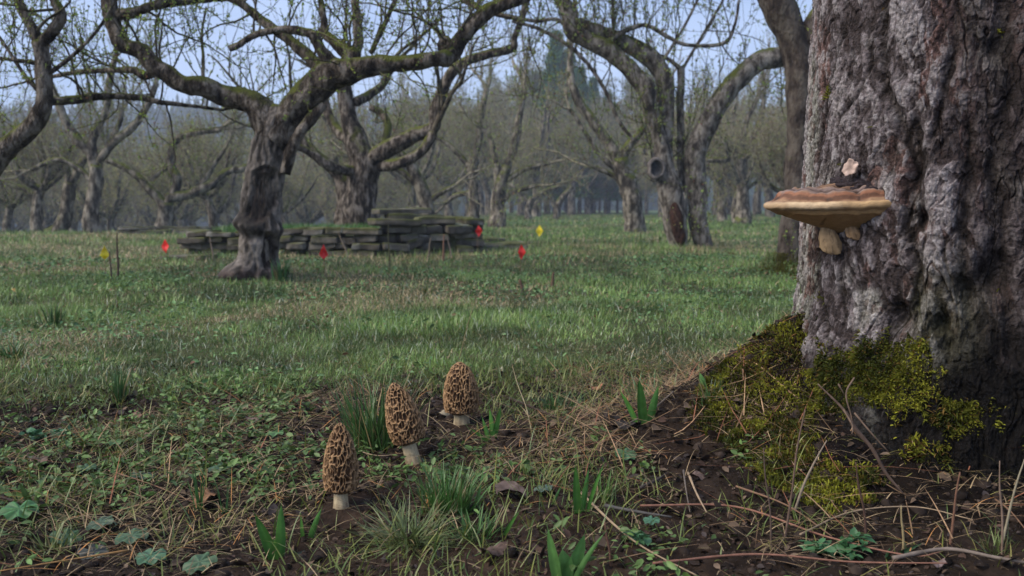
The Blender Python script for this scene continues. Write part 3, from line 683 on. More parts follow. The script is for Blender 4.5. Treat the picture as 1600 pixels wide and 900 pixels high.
def build_photo_trees():
    # ---- the gnarled tree left of centre
    A = [
        ([(398, 470, 30), (400, 428, 26), (405, 375, 22), (409, 310, 20), (414, 275, 22), (421, 240, 25), (428, 210, 27), (432, 186, 27), (440, 165, 18)], dict(gn=.6, dens=0)),
        ([(424, 225, 26, -.02), (412, 186, 24), (390, 160, 19, .02), (352, 148, 18, .05), (322, 133, 17), (285, 130, 14), (258, 112, 13), (235, 100, 14), (222, 82, 13), (196, 74, 12), (186, 62, 13), (176, 35, 11), (172, 10, 11), (168, -40, 11), (150, -90, 9), (165, -150, 5)], dict(dens=9, rmax=.08)),
        ([(176, 22, 8), (205, 20, 8), (240, 8, 7), (290, 0, 7, .1), (340, -4, 6, .2), (372, 2, 6, .2), (405, 28, 7, .2), (440, 52, 8, .15), (472, 78, 9, .1), (503, 108, 11, 0)], dict(dens=10)),
        ([(428, 225, 24, -.02), (440, 190, 22, -.02), (460, 165, 24, -.03), (490, 138, 24, -.04), (522, 116, 23, -.05), (560, 106, 18, -.1), (600, 102, 14, -.1), (640, 99, 13, -.1), (678, 92, 13, -.1), (706, 84, 13, 0), (716, 66, 12), (738, 40, 12), (765, 18, 12), (800, 4, 8), (828, -8, 7), (845, -50, 6)], dict(dens=9, rmax=.08)),
        ([(358, 76, 5, -.1), (372, 70, 5, -.1), (400, 54, 5, -.1), (440, 46, 6, -.1), (476, 50, 7, -.1), (490, 56, 8, -.1), (503, 78, 9, -.08), (522, 102, 13, -.05)], dict(dens=8)),
        ([(498, 48, 6, .05), (512, 56, 8, .05), (530, 72, 10, 0), (548, 88, 14, -.03), (540, 112, 16, -.04)], dict(dens=14)),
        ([(510, 55, 6, .05), (505, 20, 5, .1), (495, -30, 4, .2)], dict(dens=10)),
        ([(446, 272, 8, -.10), (452, 240, 9, -.10), (468, 208, 9, -.10), (490, 182, 9, -.08), (507, 162, 7, -.06)], dict(dens=0)),
        ([(580, 82, 4, .2), (600, 40, 4, .3), (625, -15, 3, .4)], dict(dens=12)),
        ([(250, 112, 5, .1), (225, 118, 7, .15), (208, 110, 6, .2), (170, 110, 4, .3), (128, 112, 4, .4), (80, 120, 3, .5)], dict(dens=12)),
        ([(250, 160, 4, .3), (220, 152, 5, .3), (160, 150, 6, .2), (110, 156, 7, .1), (70, 158, 7, .0)], dict(dens=10)),
        ([(250, 160, 4, .3), (300, 166, 3, .4), (350, 172, 2.5, .5)], dict(dens=10)),
        ([(705, 84, 8, -.05), (698, 60, 6, 0), (690, 70, 7, .02), (700, 88, 9, 0)], dict(dens=8)),
        ([(808, 30, 3, .1), (760, 18, 4, .1), (720, 0, 3, .2)], dict(dens=12)),
        ([(318, 128, 3.5, 0), (318, 90, 2.5, .1), (315, 55, 2, .2), (322, 10, 1.2, .2)], dict(dens=10)),
    ]
    photo_tree('apple_tree', 5.2, A, 'gnarled mossy apple tree with a rotten hollow and burl in front of the stone wall', seed=11, tp=NEAR, dens=11, extra=main_tree_extra, gn=.22, sides=26)
    # ---- partly seen tree at the left edge
    Cc = [
        ([(-95, 470, 24), (-88, 400, 20), (-70, 330, 19), (-30, 282, 18), (0, 246, 17), (32, 216, 16), (60, 182, 14), (68, 150, 12), (68, 115, 12), (66, 85, 11), (60, 66, 11)], dict(dens=5)),
        ([(60, 68, 9), (48, 42, 8), (34, 15, 8), (22, -15, 7), (10, -70, 6)], dict(dens=8)),
        ([(64, 70, 9), (82, 50, 9), (95, 24, 8), (82, -5, 6), (70, -60, 5)], dict(dens=9)),
        ([(-60, 310, 12), (-90, 240, 10), (-70, 150, 9), (-50, 60, 8)], dict(dens=6)),
        ([(70, 120, 4), (110, 90, 3), (150, 50, 2.5), (175, 10, 2)], dict(dens=12)),
        ([(66, 100, 4), (30, 95, 3), (-10, 90, 3)], dict(dens=14)),
        ([(68, 150, 4), (40, 120, 3), (0, 60, 2.5), (-30, 30, 2)], dict(dens=12)),
    ]
    photo_tree('apple_tree', 4.7, Cc, 'forked mossy limb with budding twigs reaching in over the left edge', seed=22, tp=NEAR, dens=9)
    # ---- double-trunked tree behind the wall
    B = [
        ([(562, 400, 30), (562, 350, 27), (563, 315, 27), (566, 280, 25), (566, 250, 20), (556, 218, 17), (546, 190, 14), (541, 160, 12), (540, 130, 11), (548, 95, 9), (560, 60, 8), (552, 0, 6)], dict(dens=6)),
        ([(570, 262, 14), (600, 236, 14, -.1), (640, 214, 12, -.15), (676, 200, 10, -.15), (680, 168, 10, -.15), (696, 132, 9, -.2), (718, 102, 8, -.2), (760, 85, 7, -.2), (800, 74, 7, -.2), (804, 60, 5, -.2), (815, 32, 5, -.2), (824, 0, 5, -.2)], dict(dens=8)),
        ([(580, 262, 9), (620, 256, 9, -.2), (655, 240, 8, -.2), (678, 208, 7, -.2)], dict(dens=9)),
        ([(535, 405, 18, .3), (537, 350, 16, .3), (538, 300, 14, .3), (530, 275, 11, .3), (505, 250, 9, .2), (478, 225, 8, .2), (455, 195, 6, .2)], dict(dens=7)),
        ([(552, 225, 10), (530, 205, 8, .2), (510, 170, 7, .3), (505, 130, 5, .4)], dict(dens=8)),
        ([(556, 160, 8), (575, 150, 7, .2), (598, 132, 6, .3), (615, 100, 5, .4)], dict(dens=9)),
        ([(560, 270, 9), (520, 262, 8, -.3), (480, 235, 6, -.4), (450, 225, 5, -.5)], dict(dens=8)),
        ([(578, 168, 5, .5), (598, 180, 6, .5), (606, 200, 6, .4), (600, 235, 7, .2)], dict(dens=9)),
    ]
    photo_tree('apple_tree', 9.6, B, 'thick double trunked apple tree with mossy limbs right behind the stone wall', seed=33, tp=MID, dens=9, gn=.16, side=(.35, .9), sprout=(.35, .95))
    # ---- twin arching stems in the right middle
    Lm = [
        ([(1068, 396, 13), (1063, 380, 15), (1056, 345, 19), (1046, 300, 19), (1036, 260, 15), (1030, 225, 12), (1022, 195, 11), (1013, 160, 12), (1008, 135, 16), (990, 110, 14), (965, 92, 13), (945, 78, 14), (920, 62, 13), (900, 48, 14), (888, 20, 12), (876, -5, 11), (860, -60, 9)], dict(dens=5, rmax=.12)),
        ([(1044, 300, 10, .05), (1040, 250, 10, .08), (1040, 200, 11, .1), (1040, 160, 12, .12), (1034, 120, 13, .12), (1018, 94, 14, .12), (995, 76, 14, .12), (965, 62, 12, .12), (935, 48, 11, .1), (905, 36, 9, .05)], dict(dens=6, rmax=.12)),
        ([(1099, 400, 14, .1), (1097, 375, 15, .1), (1091, 335, 15, .1), (1088, 290, 16, .1), (1088, 250, 16, .1), (1096, 210, 16, .1), (1114, 175, 16, .1), (1140, 138, 16, .1), (1167, 108, 15, .1), (1197, 92, 15, .1), (1240, 84, 15, .1), (1290, 78, 14, .1), (1350, 50, 12, .1)], dict(dens=1.5, rmax=.2)),
        ([(1063, 300, 7, .2), (1063, 240, 6, .2), (1063, 170, 6, .2), (1063, 112, 6, .2), (1062, 104, 7, .2)], dict(dens=5)),
        ([(1063, 108, 4, .2), (1040, 90, 3, .2), (1018, 85, 2.5, .2)], dict(dens=6)),
        ([(950, 66, 5), (975, 50, 4), (1010, 40, 3.5), (1045, 58, 3.2), (1075, 70, 3), (1130, 68, 3), (1148, 40, 2.5), (1155, 0, 2)], dict(dens=6)),
        ([(1066, 108, 2.5, .2), (1095, 60, 2.2, .2), (1130, 0, 2, .2)], dict(dens=4)),
        ([(1038, 92, 2.5), (1070, 40, 2.2), (1095, -10, 2)], dict(dens=4)),
        ([(958, 60, 2.6), (958, 20, 2.2), (960, -30, 2)], dict(dens=4)),
        ([(905, 55, 3), (870, 30, 3), (830, 32, 3), (760, 15, 3), (715, -10, 3)], dict(dens=8)),
        ([(800, 33, 2.6), (850, 48, 3), (905, 85, 3), (945, 140, 3), (965, 185, 3), (990, 220, 2.5)], dict(dens=6)),
    ]
    def stub(root, O):
        d = 9.3; c = P(1029, 263, d-.13)-O; mb = MB(); s = d/FPX; n = 28; a = np.arange(n)*2*PI/n
        rows = []; cols = []
        for k, yo, cc in ((1.0, .16, (.12, .10, .09)), (1.12, .02, (.13, .11, .10)), (1.08, -.02, (.15, .13, .12)), (.85, -.035, (.17, .15, .14)), (.72, -.01, (.05, .05, .052)), (.35, .0, (.035, .036, .04)), (.01, .005, (.02, .02, .022))):
            rr = k*(1+.10*vnoise(v3(np.cos(a)*2, np.sin(a)*2, k+0*a), 9))
            rows.append(np.stack([c[0]-.02+np.cos(a)*12*s*rr, np.full(n, c[1]+yo), c[2]+np.sin(a)*15.5*s*rr], -1)); cols.append(np.broadcast_to(cc, (n, 3)))
        mb.add(np.concatenate(rows), grid_faces(len(rows), n, True), col=np.concatenate(cols)); mb.build('cut_branch_stub', M_ROT, root)
        # rotten slit low on the left stem
        c = P(1060, 352, d-.135)-O; k, a = np.meshgrid(np.linspace(0, 1, 24), np.linspace(0, 2*PI, 36, endpoint=False), indexing='ij')
        x = np.cos(a)*k*10*s*(1+.2*fbm(v3(np.cos(a)*2, np.sin(a)*2, 0*a), 4, 2)); z = np.sin(a)*k*36*s; x = x-z*.18
        y = -.012+.35*x*x/.13+.012*fbm(v3(x*30, z*12, 0*x), 6, 3)+.03*k**8
        cc = np.array([.040, .021, .015])*(1+.9*fbm(v3(x*40, z*15, 0*x), 7, 3)[..., None])
        m2 = MB(); m2.add(np.stack([c[0]+x, c[1]+y, c[2]+z], -1), grid_faces(24, 36, True), col=np.clip(cc, .004, 1).reshape(-1, 3)); m2.build('rotten_hollow', M_ROT, root)
    photo_tree('apple_tree', 9.3, Lm, 'twin stemmed tree whose stems arch apart, with a round cut branch stub', seed=44, tp=MID, dens=4, gn=.15, mat=M_BARK_PALE, extra=stub, sprout=(.6, 1.5), side=(.5, 1.2), sides=20)
    # ---- dark leaning tree just behind the big trunk
    Nn = [
        ([(1228, 440, 34), (1232, 415, 26), (1238, 370, 22), (1243, 300, 20), (1250, 230, 19), (1252, 160, 20), (1248, 100, 22), (1238, 50, 24), (1218, 10, 24), (1185, -40, 20), (1120, -110, 16)], dict(dens=1, rmax=.2)),
        ([(1245, 100, 16), (1280, 30, 16), (1330, -40, 15)], dict(dens=2, rmax=.2)),
    ]
    photo_tree('apple_tree', 6.0, Nn, 'dark leaning tree with a mossy foot half hidden behind the big trunk', seed=55, tp=NEAR, dens=2, mat=M_BARK_DARK)
    # ---- middle distance trees with a readable shape
    specs = [
        (14.5, [([(143, 368, 14), (144, 345, 13), (147, 310, 11), (150, 280, 11), (150, 258, 10)], {}), ([(148, 262, 8), (136, 235, 8), (112, 205, 7), (96, 175, 6), (88, 150, 5), (70, 110, 4)], {}),
                ([(148, 260, 7), (143, 235, 7), (150, 205, 6), (166, 170, 5), (172, 120, 5), (182, 80, 4)], {}), ([(152, 256, 6), (175, 225, 6), (205, 200, 6), (232, 165, 5), (245, 130, 4)], {}), ([(150, 290, 5), (125, 265, 4), (90, 250, 4), (50, 265, 3)], {}),
                ([(168, 232, 4), (182, 200, 4), (192, 170, 3)], {})], 'slender apple tree with a pale bare limb, left of the red flag', 61),
        (16.0, [([(257, 366, 14), (257, 340, 13), (258, 318, 12)], {}), ([(255, 320, 8), (225, 285, 6), (195, 262, 5), (165, 250, 4)], {}), ([(262, 310, 8), (290, 305, 8), (325, 292, 7), (352, 270, 6), (385, 262, 5), (410, 240, 4)], {}),
                ([(262, 318, 7), (278, 285, 7), (268, 255, 6), (275, 220, 6), (300, 208, 5), (345, 202, 4)], {}), ([(270, 255, 4), (235, 280, 4)], {}), ([(310, 295, 4), (330, 265, 4), (350, 235, 3)], {})], 'low spreading apple tree with a stout mossy fork above the left red flag', 62),
        (17.0, [([(70, 372, 12), (95, 355, 11), (106, 320, 10), (112, 285, 10)], {}), ([(110, 290, 7), (100, 262, 6), (75, 250, 5), (30, 245, 4)], {}), ([(112, 285, 6), (125, 262, 6), (135, 245, 5)], {}), ([(60, 350, 7), (58, 320, 7), (45, 300, 5), (5, 285, 4)], {})], 'leaning dark apple tree at the far left edge of the lawn', 63),
        (20.0, [([(741, 348, 11), (741, 320, 9), (740, 290, 8), (737, 255, 8), (735, 250, 7)], {}), ([(738, 255, 6), (748, 220, 6), (752, 180, 5), (760, 140, 4)], {}), ([(736, 262, 5), (700, 225, 4), (670, 210, 3)], {}), ([(740, 300, 4), (715, 305, 4), (695, 318, 3)], {})], 'upright dark trunk standing behind the right corner of the wall', 64),
        (19.0, [([(777, 349, 15), (778, 325, 12), (784, 290, 10), (790, 260, 9)], {}), ([(790, 262, 7), (805, 225, 6), (812, 180, 5), (820, 140, 4)], {}), ([(780, 290, 6), (772, 245, 5), (765, 215, 4), (740, 190, 3)], {}), ([(786, 285, 5), (820, 265, 4), (860, 255, 3)], {}), ([(783, 320, 4), (800, 300, 4), (840, 290, 3)], {})], 'pale forked trunk left of the yellow flag on the far lawn', 65),
        (13.0, [([(668, 372, 13), (668, 345, 12), (660, 305, 11), (648, 268, 9), (636, 245, 8)], {}), ([(640, 250, 6), (620, 235, 5), (600, 240, 4)], {}), ([(655, 290, 6), (630, 270, 5), (600, 255, 4), (560, 250, 3)], {}), ([(664, 320, 5), (690, 300, 4), (712, 290, 3)], {})], 'leaning trunk rising behind the highest stones of the wall', 66),
        (15.5, [([(989, 350, 17), (986, 320, 14), (978, 285, 14), (970, 245, 12)], {}), ([(968, 250, 10), (945, 215, 8), (918, 180, 8), (900, 150, 7), (892, 110, 5), (890, 60, 5)], {}), ([(972, 245, 8), (985, 225, 7), (1003, 205, 5), (1010, 180, 4)], {}), ([(965, 265, 5), (940, 245, 4), (910, 200, 3), (890, 170, 3)], {}), ([(985, 300, 5), (960, 275, 4), (930, 262, 4)], {})], 'pale leaning apple tree left of the twin stemmed tree', 67),
        (22.0, [([(1160, 342, 13), (1160, 310, 10), (1159, 280, 9), (1158, 245, 9)], {}), ([(1155, 248, 6), (1140, 228, 6), (1120, 212, 5), (1100, 208, 4)], {}), ([(1150, 240, 5), (1130, 250, 5), (1105, 250, 4)], {}), ([(1162, 245, 7), (1180, 225, 6), (1210, 215, 6), (1240, 200, 5)], {}), ([(1160, 230, 5), (1165, 195, 4), (1180, 160, 3)], {}), ([(1170, 230, 4), (1190, 180, 4), (1195, 130, 3)], {})], 'dark round headed apple tree between the arching stem and the big trunk', 68),
        (30.0, [([(824, 344, 7), (825, 325, 6), (832, 308, 6)], {}), ([(830, 312, 4), (850, 300, 4), (870, 292, 3)], {}), ([(828, 315, 4), (812, 298, 3), (800, 290, 3)], {})], 'small forked tree just above the yellow flag', 69),
        (32.0, [([(870, 343, 6), (871, 325, 6), (880, 308, 5), (893, 292, 4)], {}), ([(871, 325, 4), (858, 308, 3), (850, 295, 3)], {})], 'small tree with a slanting stem right of the yellow flag', 70),
    ]
    for d, lbs, lab, sd in specs:
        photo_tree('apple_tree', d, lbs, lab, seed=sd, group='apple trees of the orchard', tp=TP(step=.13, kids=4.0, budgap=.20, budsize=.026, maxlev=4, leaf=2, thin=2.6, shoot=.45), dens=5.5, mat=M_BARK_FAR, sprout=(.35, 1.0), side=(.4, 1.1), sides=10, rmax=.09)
M_BARK_DARK = bark_mat('bark_dark', (.022, .017, .015), (.055, .043, .036), (.10, .085, .07), .40)

def far_tree(name, seed, height, colr, budsize, spread=1.0, trunk=1.2, r=.13, nlimb=6):
    rng = np.random.default_rng(seed); mb = MB(); tw = MB(); bud = MB()
    tp = TP(step=.16, wig=.17, kids=4.3, budgap=.24, budsize=budsize, maxlev=4, leaf=2, colr=colr, thin=3.6, shoot=.5, sides=4)
    pts, rad = spline([(0, 0, -.4), (0, 0, 0), (.05*rng.normal(), .05*rng.normal(), trunk*.5), (.12*rng.normal(), .1*rng.normal(), trunk)], [r*1.3, r*1.15, r*.85, r*.8], .1)
    tube(mb, pts, rad, 9, gn=.15, seed=seed, gs=4)
    top = pts[-1]
    for k in range(nlimb):
        a = k*2*PI/nlimb+rng.uniform(-.4, .4); rise = rng.uniform(.3, 1.0); Ln = height*rng.uniform(.38, .6)
        d = np.array([math.cos(a)*spread, math.sin(a)*spread, rise])
        mid = top+d*Ln*.35+rng.normal(size=3)*.08; m2 = mid+np.array([d[0]*.3, d[1]*.3, rise*.6+.3])*Ln*.6+rng.normal(size=3)*.1
        end = m2+np.array([d[0]*.3, d[1]*.3, .5])*Ln*.4
        lp, lr = spline([top-[0, 0, .15], mid, m2, end], [r*.55, r*.42, r*.28, r*.12], .14)
        tube(mb, lp, lr, 6, gn=.12, seed=seed+k, gs=5)
        for _ in range(int(Ln*5.2)):
            i = rng.integers(1, len(lp)); a2 = rng.normal(size=3); a2[2] = abs(a2[2])+.3
            grow(rng, tw, bud, lp[i], a2, .016, rng.uniform(.5, 1.3), 2, tp)
    flush_buds(rng, bud, tp)
    return mb, tw, bud
LM = [(-60, 'the forked limb at the left edge'), (60, 'the leaning tree at the far left'), (163, 'the leftmost yellow flag'), (260, 'the left red flag'), (340, 'the left end of the ruin'), (405, 'the gnarled hollow tree'), (506, 'the red flag before the mossy wall'), (562, 'the double trunked tree'), (668, 'the trunk behind the highest stones'), (747, 'the red flag at the ruin corner'), (814, 'the lone red flag'), (870, 'the slanting stem on the far lawn'),
      (985, 'the pale leaning tree'), (1035, 'the stem with the cut stub'), (1095, 'the arching right stem'), (1160, 'the round headed tree'), (1215, 'the shelf fungus rim'), (1300, 'the left side of the big trunk')]
def build_background():
    rng = np.random.default_rng(9)
    variants = []
    for i in range(6):
        h = [2.6, 3.0, 2.8, 3.3, 2.9, 3.5][i]
        colr = [(.25, .26, .10), (.28, .28, .11), (.22, .22, .10)][i % 3]
        mb, tw, bud = far_tree('v', 500+i, h, colr, .038, nlimb=5+i % 3)
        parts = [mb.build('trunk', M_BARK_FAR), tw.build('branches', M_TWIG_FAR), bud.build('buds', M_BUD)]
        variants.append([p.data for p in parts])
        for p in parts: bpy.data.objects.remove(p)
    spots = []
    # orchard rows: jittered lattice, leaving the lawn corridor open in the middle right
    for row, y in enumerate(np.arange(15, 62, 4.0)):
        half = y*.66+3
        for x in np.arange(-half, half, 4.1+.02*y):
            xx = x+rng.uniform(-1.0, 1.0); yy = y+rng.uniform(-1.2, 1.2); px = 800+xx/yy*FPX
            if yy < 18 and -.9 < xx/yy < .30 and not px < 60: 
                if not (px < 640 and rng.random() < .35): continue
            if yy < 23 and 600 < px < 1130: continue
            if yy < 38 and 815 < px < 960: continue
            if yy > 40 and 820 < px < 960 and rng.random() < .75: continue
            spots.append((xx, yy, px, row))
    used = set()
    for xx, yy, px, row in spots:
        s = rng.uniform(.85, 1.15)*float(np.interp(yy, [15, 22, 32, 50], [.66, .92, 1.35, 1.9])); v = variants[rng.integers(6)]
        if px < 620: lab, gr = 'bare budding apple tree standing in the hazy hollow left of the wall', 'orchard trees in the left hollow'
        elif px < 960: lab, gr = 'bare budding apple tree in the rows behind the far lawn', 'orchard rows behind the far lawn'
        else: lab, gr = 'bare budding apple tree in the rows on the right side', 'orchard rows on the right'
        if yy < 36:
            k = min(range(len(LM)), key=lambda i: abs(LM[i][0]-px)); side = 'left' if px < LM[k][0] else 'right'
            hgt = 'low' if s < .8 else 'taller'; w_ = ['nearest', 'second', 'third', 'fourth', 'fifth', 'sixth'][min(row, 5)]
            l2 = '%s bare apple tree, %s row, %s of %s' % (hgt, w_, side, LM[k][1])
            if l2 in used: l2 = l2.replace('row, ', 'row, far ')
            if l2 not in used: lab = l2; used.add(l2)
        e = empty('apple_tree', (xx, yy, tz(xx, yy)-.02), lab, 'tree', gr); e.rotation_euler = (rng.normal()*.04, rng.normal()*.04, rng.uniform(0, 2*PI)); e.scale = (s, s, s*rng.uniform(.9, 1.1))
        for nm, me in zip(('trunk', 'branches', 'buds'), v):
            c = bpy.data.objects.new(nm, me); link(c); c.parent = e
    # tall woodland trees closing the view
    wv = []
    for i in range(4):
        rg = np.random.default_rng(700+i); mb = MB(); tw = MB(); bud = MB(); hh = 9+i
        tp = TP(step=.3, wig=.12, kids=4.0, budgap=.30, budsize=.11, maxlev=4, leaf=2, colr=(.20, .22, .10), thin=9, shoot=.35, sides=4)
        pts, rad = spline([(0, 0, -.5), (0, 0, 0), (.1, 0, hh*.4), (-.1, .1, hh*.8), (0, 0, hh)], [.2, .17, .12, .06, .02], .4); tube(mb, pts, rad, 7, gn=.1, seed=i)
        for _ in range(34):
            j = rg.integers(len(pts)//4, len(pts)); a = rg.normal(size=3); a[2] = abs(a[2])*.6+.5
            grow(rg, tw, bud, pts[j], a, .04, rg.uniform(1.0, 2.6), 2, tp)
        flush_buds(rg, bud, tp)
        ps = [mb.build('trunk', M_BARK_FAR), tw.build('branches', M_TWIG_FAR), bud.build('buds', M_BUD)]; wv.append([p.data for p in ps])
        for p in ps: bpy.data.objects.remove(p)
    for k in range(64):
        px = rng.uniform(-60, 1400) if k > 26 else rng.uniform(760, 1010); d = rng.uniform(58, 80); x = (px-800)/FPX*d
        if px < 560: continue
        s = rng.uniform(.42, .6) if not 760 < px < 1010 else rng.uniform(.6, .85)
        e = empty('woodland_tree', (x, d, tz(x, d)), 'slim bare woodland tree in the dim wood beyond the orchard', 'tree', 'woodland trees beyond the orchard')
        e.rotation_euler = (0, 0, rng.uniform(0, 6.28)); e.scale = (s, s, s)
        for nm, me in zip(('trunk', 'branches', 'buds'), wv[rng.integers(4)]):
            c = bpy.data.objects.new(nm, me); link(c); c.parent = e
    # conifers
    cv = []
    for i in range(3):
        rg = np.random.default_rng(800+i); mb = MB(); hh = 10.0
        trunk = MB(); pts, rad = spline([(0, 0, -.3), (0, 0, 5), (0, 0, hh)], [.16, .1, .02], .5); tube(trunk, pts, rad, 7)
        N = 7500; zf = rg.random(N)**.8; z = 1.2+zf*(hh-1.2); rr = (1-zf)*1.9*(.45+.75*np.abs(np.sin(z*3.1+rg.normal(size=N)*.25)))*rg.random(N)**.45
        a = rg.uniform(0, 2*PI, N)
        ga = rg.integers(0, 26, N)/26*2*PI+.25*rg.normal(size=N)+z*.9; a = np.where(rg.random(N) < .7, ga, a)
        base = np.stack([np.cos(a)*rr, np.sin(a)*rr, z-rr*.12], -1)
        col = np.array([.06, .13, .055])*rg.uniform(.6, 1.8, (N, 1))
        V, Q, T, cc = ribbons(base, a, rg.uniform(.25, .55, N), rg.uniform(.10, .2, N), rg.uniform(.6, 1.5, N), rg.uniform(-.6, .3, N), col, 2, twist=rg.normal(size=N))
        mb.add(V, Q, T, cc); p1 = trunk.build('trunk', M_BARK_FAR); p2 = mb.build('foliage', M_BUD); cv.append([p1.data, p2.data])
        bpy.data.objects.remove(p1); bpy.data.objects.remove(p2)
    for px, d, s in ((868, 62, 1.02), (888, 66, .98), (905, 60, .80), (842, 70, .90), (820, 66, .72), (925, 70, .86), (948, 66, .72), (852, 60, .70), (800, 74, .7), (975, 74, .72)):
        x = (px-800)/FPX*d
        e = empty('conifer', (x, d, tz(x, d)), 'green conifer in the clump rising beyond the far lawn', 'tree', 'conifers beyond the orchard'); s *= 1.18; e.scale = (s, s, s); e.rotation_euler = (0, 0, rng.uniform(0, 6))
        for nm, me in zip(('trunk', 'foliage'), cv[rng.integers(3)]):
            c = bpy.data.objects.new(nm, me); link(c); c.parent = e
    # hill ridge
    def ridge(x): return 21.5+1.5*np.sin(x*.013+1)+2*fbm(v3(x*.02, 0*x, 0), 41, 3)-9*sstep(-60, 60, x)
    xs = np.linspace(-330, 330, 200); ts = np.linspace(0, 1, 60)
    T_, X_ = np.meshgrid(ts, xs, indexing='ij')
    Y_ = 110+T_*110+6*fbm(v3(X_*.01, T_*3, 0), 42, 2); Z_ = -6+(ridge(X_)+6)*sstep(0, 1, T_)+2.0*fbm(v3(X_*.04, T_*6, 1), 43, 4)
    col = np.array([.035, .055, .035])*(1+.5*fbm(v3(X_*.1, T_*14, 1), 44, 3)[..., None])
    meadow = sstep(.05, .3, fbm(v3(X_*.02, T_*3, 5), 46, 2))*sstep(.35, .15, T_)
    col = col*(1-meadow[..., None])+np.array([.09, .12, .06])*meadow[..., None]
    mh = attr_mat('wooded_hillside', .9, .1, bump=.5, bscale=1.2, var=.4, vscale=.5)
    tag(mesh_obj('hill', np.stack([X_, Y_, Z_], -1).reshape(-1, 3), [grid_faces(60, 200)], mh, col=np.clip(col, .005, 1).reshape(-1, 3)), kind='structure')
    rg = np.random.default_rng(88); n = 5200; x = rg.uniform(-230, 230, n); t = rg.uniform(.18, 1.0, n)
    y = 110+t*110; z = -6+(ridge(x)+6)*sstep(0, 1, t)-.5
    h = rg.uniform(3.5, 7.5, n); r = h*rg.uniform(.16, .26, n); mb = MB(); V = []; sides = 7
    aa = np.arange(sides)*2*PI/sides
    for kf, rf in ((0.05, 1.0), (.3, .85), (.33, .62), (.62, .5), (.64, .34), (.86, .18)):
        V.append(np.stack([x[:, None]+r[:, None]*rf*np.cos(aa+kf*9)*rg.uniform(.7, 1.3, (n, sides)), y[:, None]+r[:, None]*rf*np.sin(aa+kf*9), (z+h*kf)[:, None]*np.ones(sides)], -1))
    V = np.stack(V, 1); tip = np.stack([x, y, z+h], -1)[:, None]; V = np.concatenate([V.reshape(n, -1, 3), tip], 1)
    b = (np.arange(n)*(6*sides+1)); q0 = grid_faces(6, sides, True); Q = (b[:, None, None]+q0[None]).reshape(-1, 4)
    j = np.arange(sides); t0 = np.stack([5*sides+j, 5*sides+(j+1) % sides, np.full(sides, 6*sides)], -1); T = (b[:, None, None]+t0[None]).reshape(-1, 3)
    cc = np.repeat(np.array([.028, .045, .030])*rg.uniform(.6, 1.5, (n, 1)), 6*sides+1, 0)
    tag(mesh_obj('hillside_forest', V.reshape(-1, 3), [Q, T], mh, col=cc), 'far dark conifer forest covering the hazy blue hill', 'forest', kind='stuff')
# ================================================================== stone ruin
def stone_mesh(mb, c, size, rz, seed, tilt=(0, 0)):
    n = 9; g = np.linspace(-1, 1, n); A, B = np.meshgrid(g, g, indexing='ij'); o = np.ones_like(A)
    Vs = []; Q = []; off = 0
    for f in ((o, A, B), (-o, B, A), (B, o, A), (A, -o, B), (A, B, o), (B, A, -o)):
        Vs.append(np.stack(f, -1).reshape(-1, 3)); Q.append(grid_faces(n, n, off=off)); off += n*n
    V = np.concatenate(Vs); p = 14.0
    nr = (np.abs(V)**p).sum(1)**(1/p); V = V/nr[:, None]
    V = V*np.asarray(size)[None]*.5*1.04
    q = V*v3(9, 9, 9)+seed*3.7
    dsp = np.stack([fbm(q, 1, 3), fbm(q, 2, 3), fbm(q, 3, 3)], -1)*.026+np.stack([fbm(q*.35, 4, 1), fbm(q*.35, 5, 1), fbm(q*.35, 6, 1)], -1)*.034
    V = V+dsp*np.minimum(1, np.asarray(size)/.12)
    V[:, 2] += V[:, 0]*tilt[0]+V[:, 1]*tilt[1]
    cs, sn = math.cos(rz), math.sin(rz); V = np.stack([V[:, 0]*cs-V[:, 1]*sn, V[:, 0]*sn+V[:, 1]*cs, V[:, 2]], -1)
    rng = np.random.default_rng(seed); base = np.array([.12, .107, .09])*rng.uniform(.45, 1.5)
    col = np.broadcast_to(base, V.shape)*(1+.45*fbm(q*1.6, 8, 3)[:, None])
    up = sstep(.25, .9, V[:, 2]/(size[2]*.5)); f = sstep(-.25, .25, fbm(q*.8, 12, 3)+.6*up-.25+rng.uniform(-.1, .3))*(.25+.6*up)
    col = col*(1-f[:, None])+np.array([.062, .068, .018])*f[:, None]
    li = sstep(.35, .55, fbm(q*1.3, 14, 2))*.4; col = col*(1-li[:, None])+np.array([.26, .26, .24])*li[:, None]
    mb.add(V+np.asarray(c), np.concatenate(Q), col=np.clip(col, .005, 1))
def wall_run(root, O, x0, y0, x1, y1, courses, rng, lmin=.16, lmax=.42, thick=.26, sag=0):
    dx, dy = x1-x0, y1-y0; Ln = math.hypot(dx, dy); rz = math.atan2(dy, dx); ux, uy = dx/Ln, dy/Ln
    z = 0.0
    for ci, ch in enumerate(courses):
        s = -rng.uniform(0, .1)
        while s < Ln:
            l = rng.uniform(lmin, lmax)*(1.25 if ci == len(courses)-1 else 1); m = s+l/2
            if m > Ln+.05: break
            x, y = x0+ux*m, y0+uy*m; gz = tz(x, y)
            mb = MB(); stone_mesh(mb, (0, 0, 0), (l-.004, thick*rng.uniform(.75, 1.15), ch*rng.uniform(.80, 1.18)), rz+rng.normal()*.09, int(rng.integers(1e6)), (rng.normal()*.035, rng.normal()*.04))
            o = mb.build('stone', M_STONE, root); o.location = (x-O[0]+rng.normal()*.015, y-O[1]+rng.normal()*.03, gz-O[2]+z+ch/2-.02)
            s += l
        z += ch
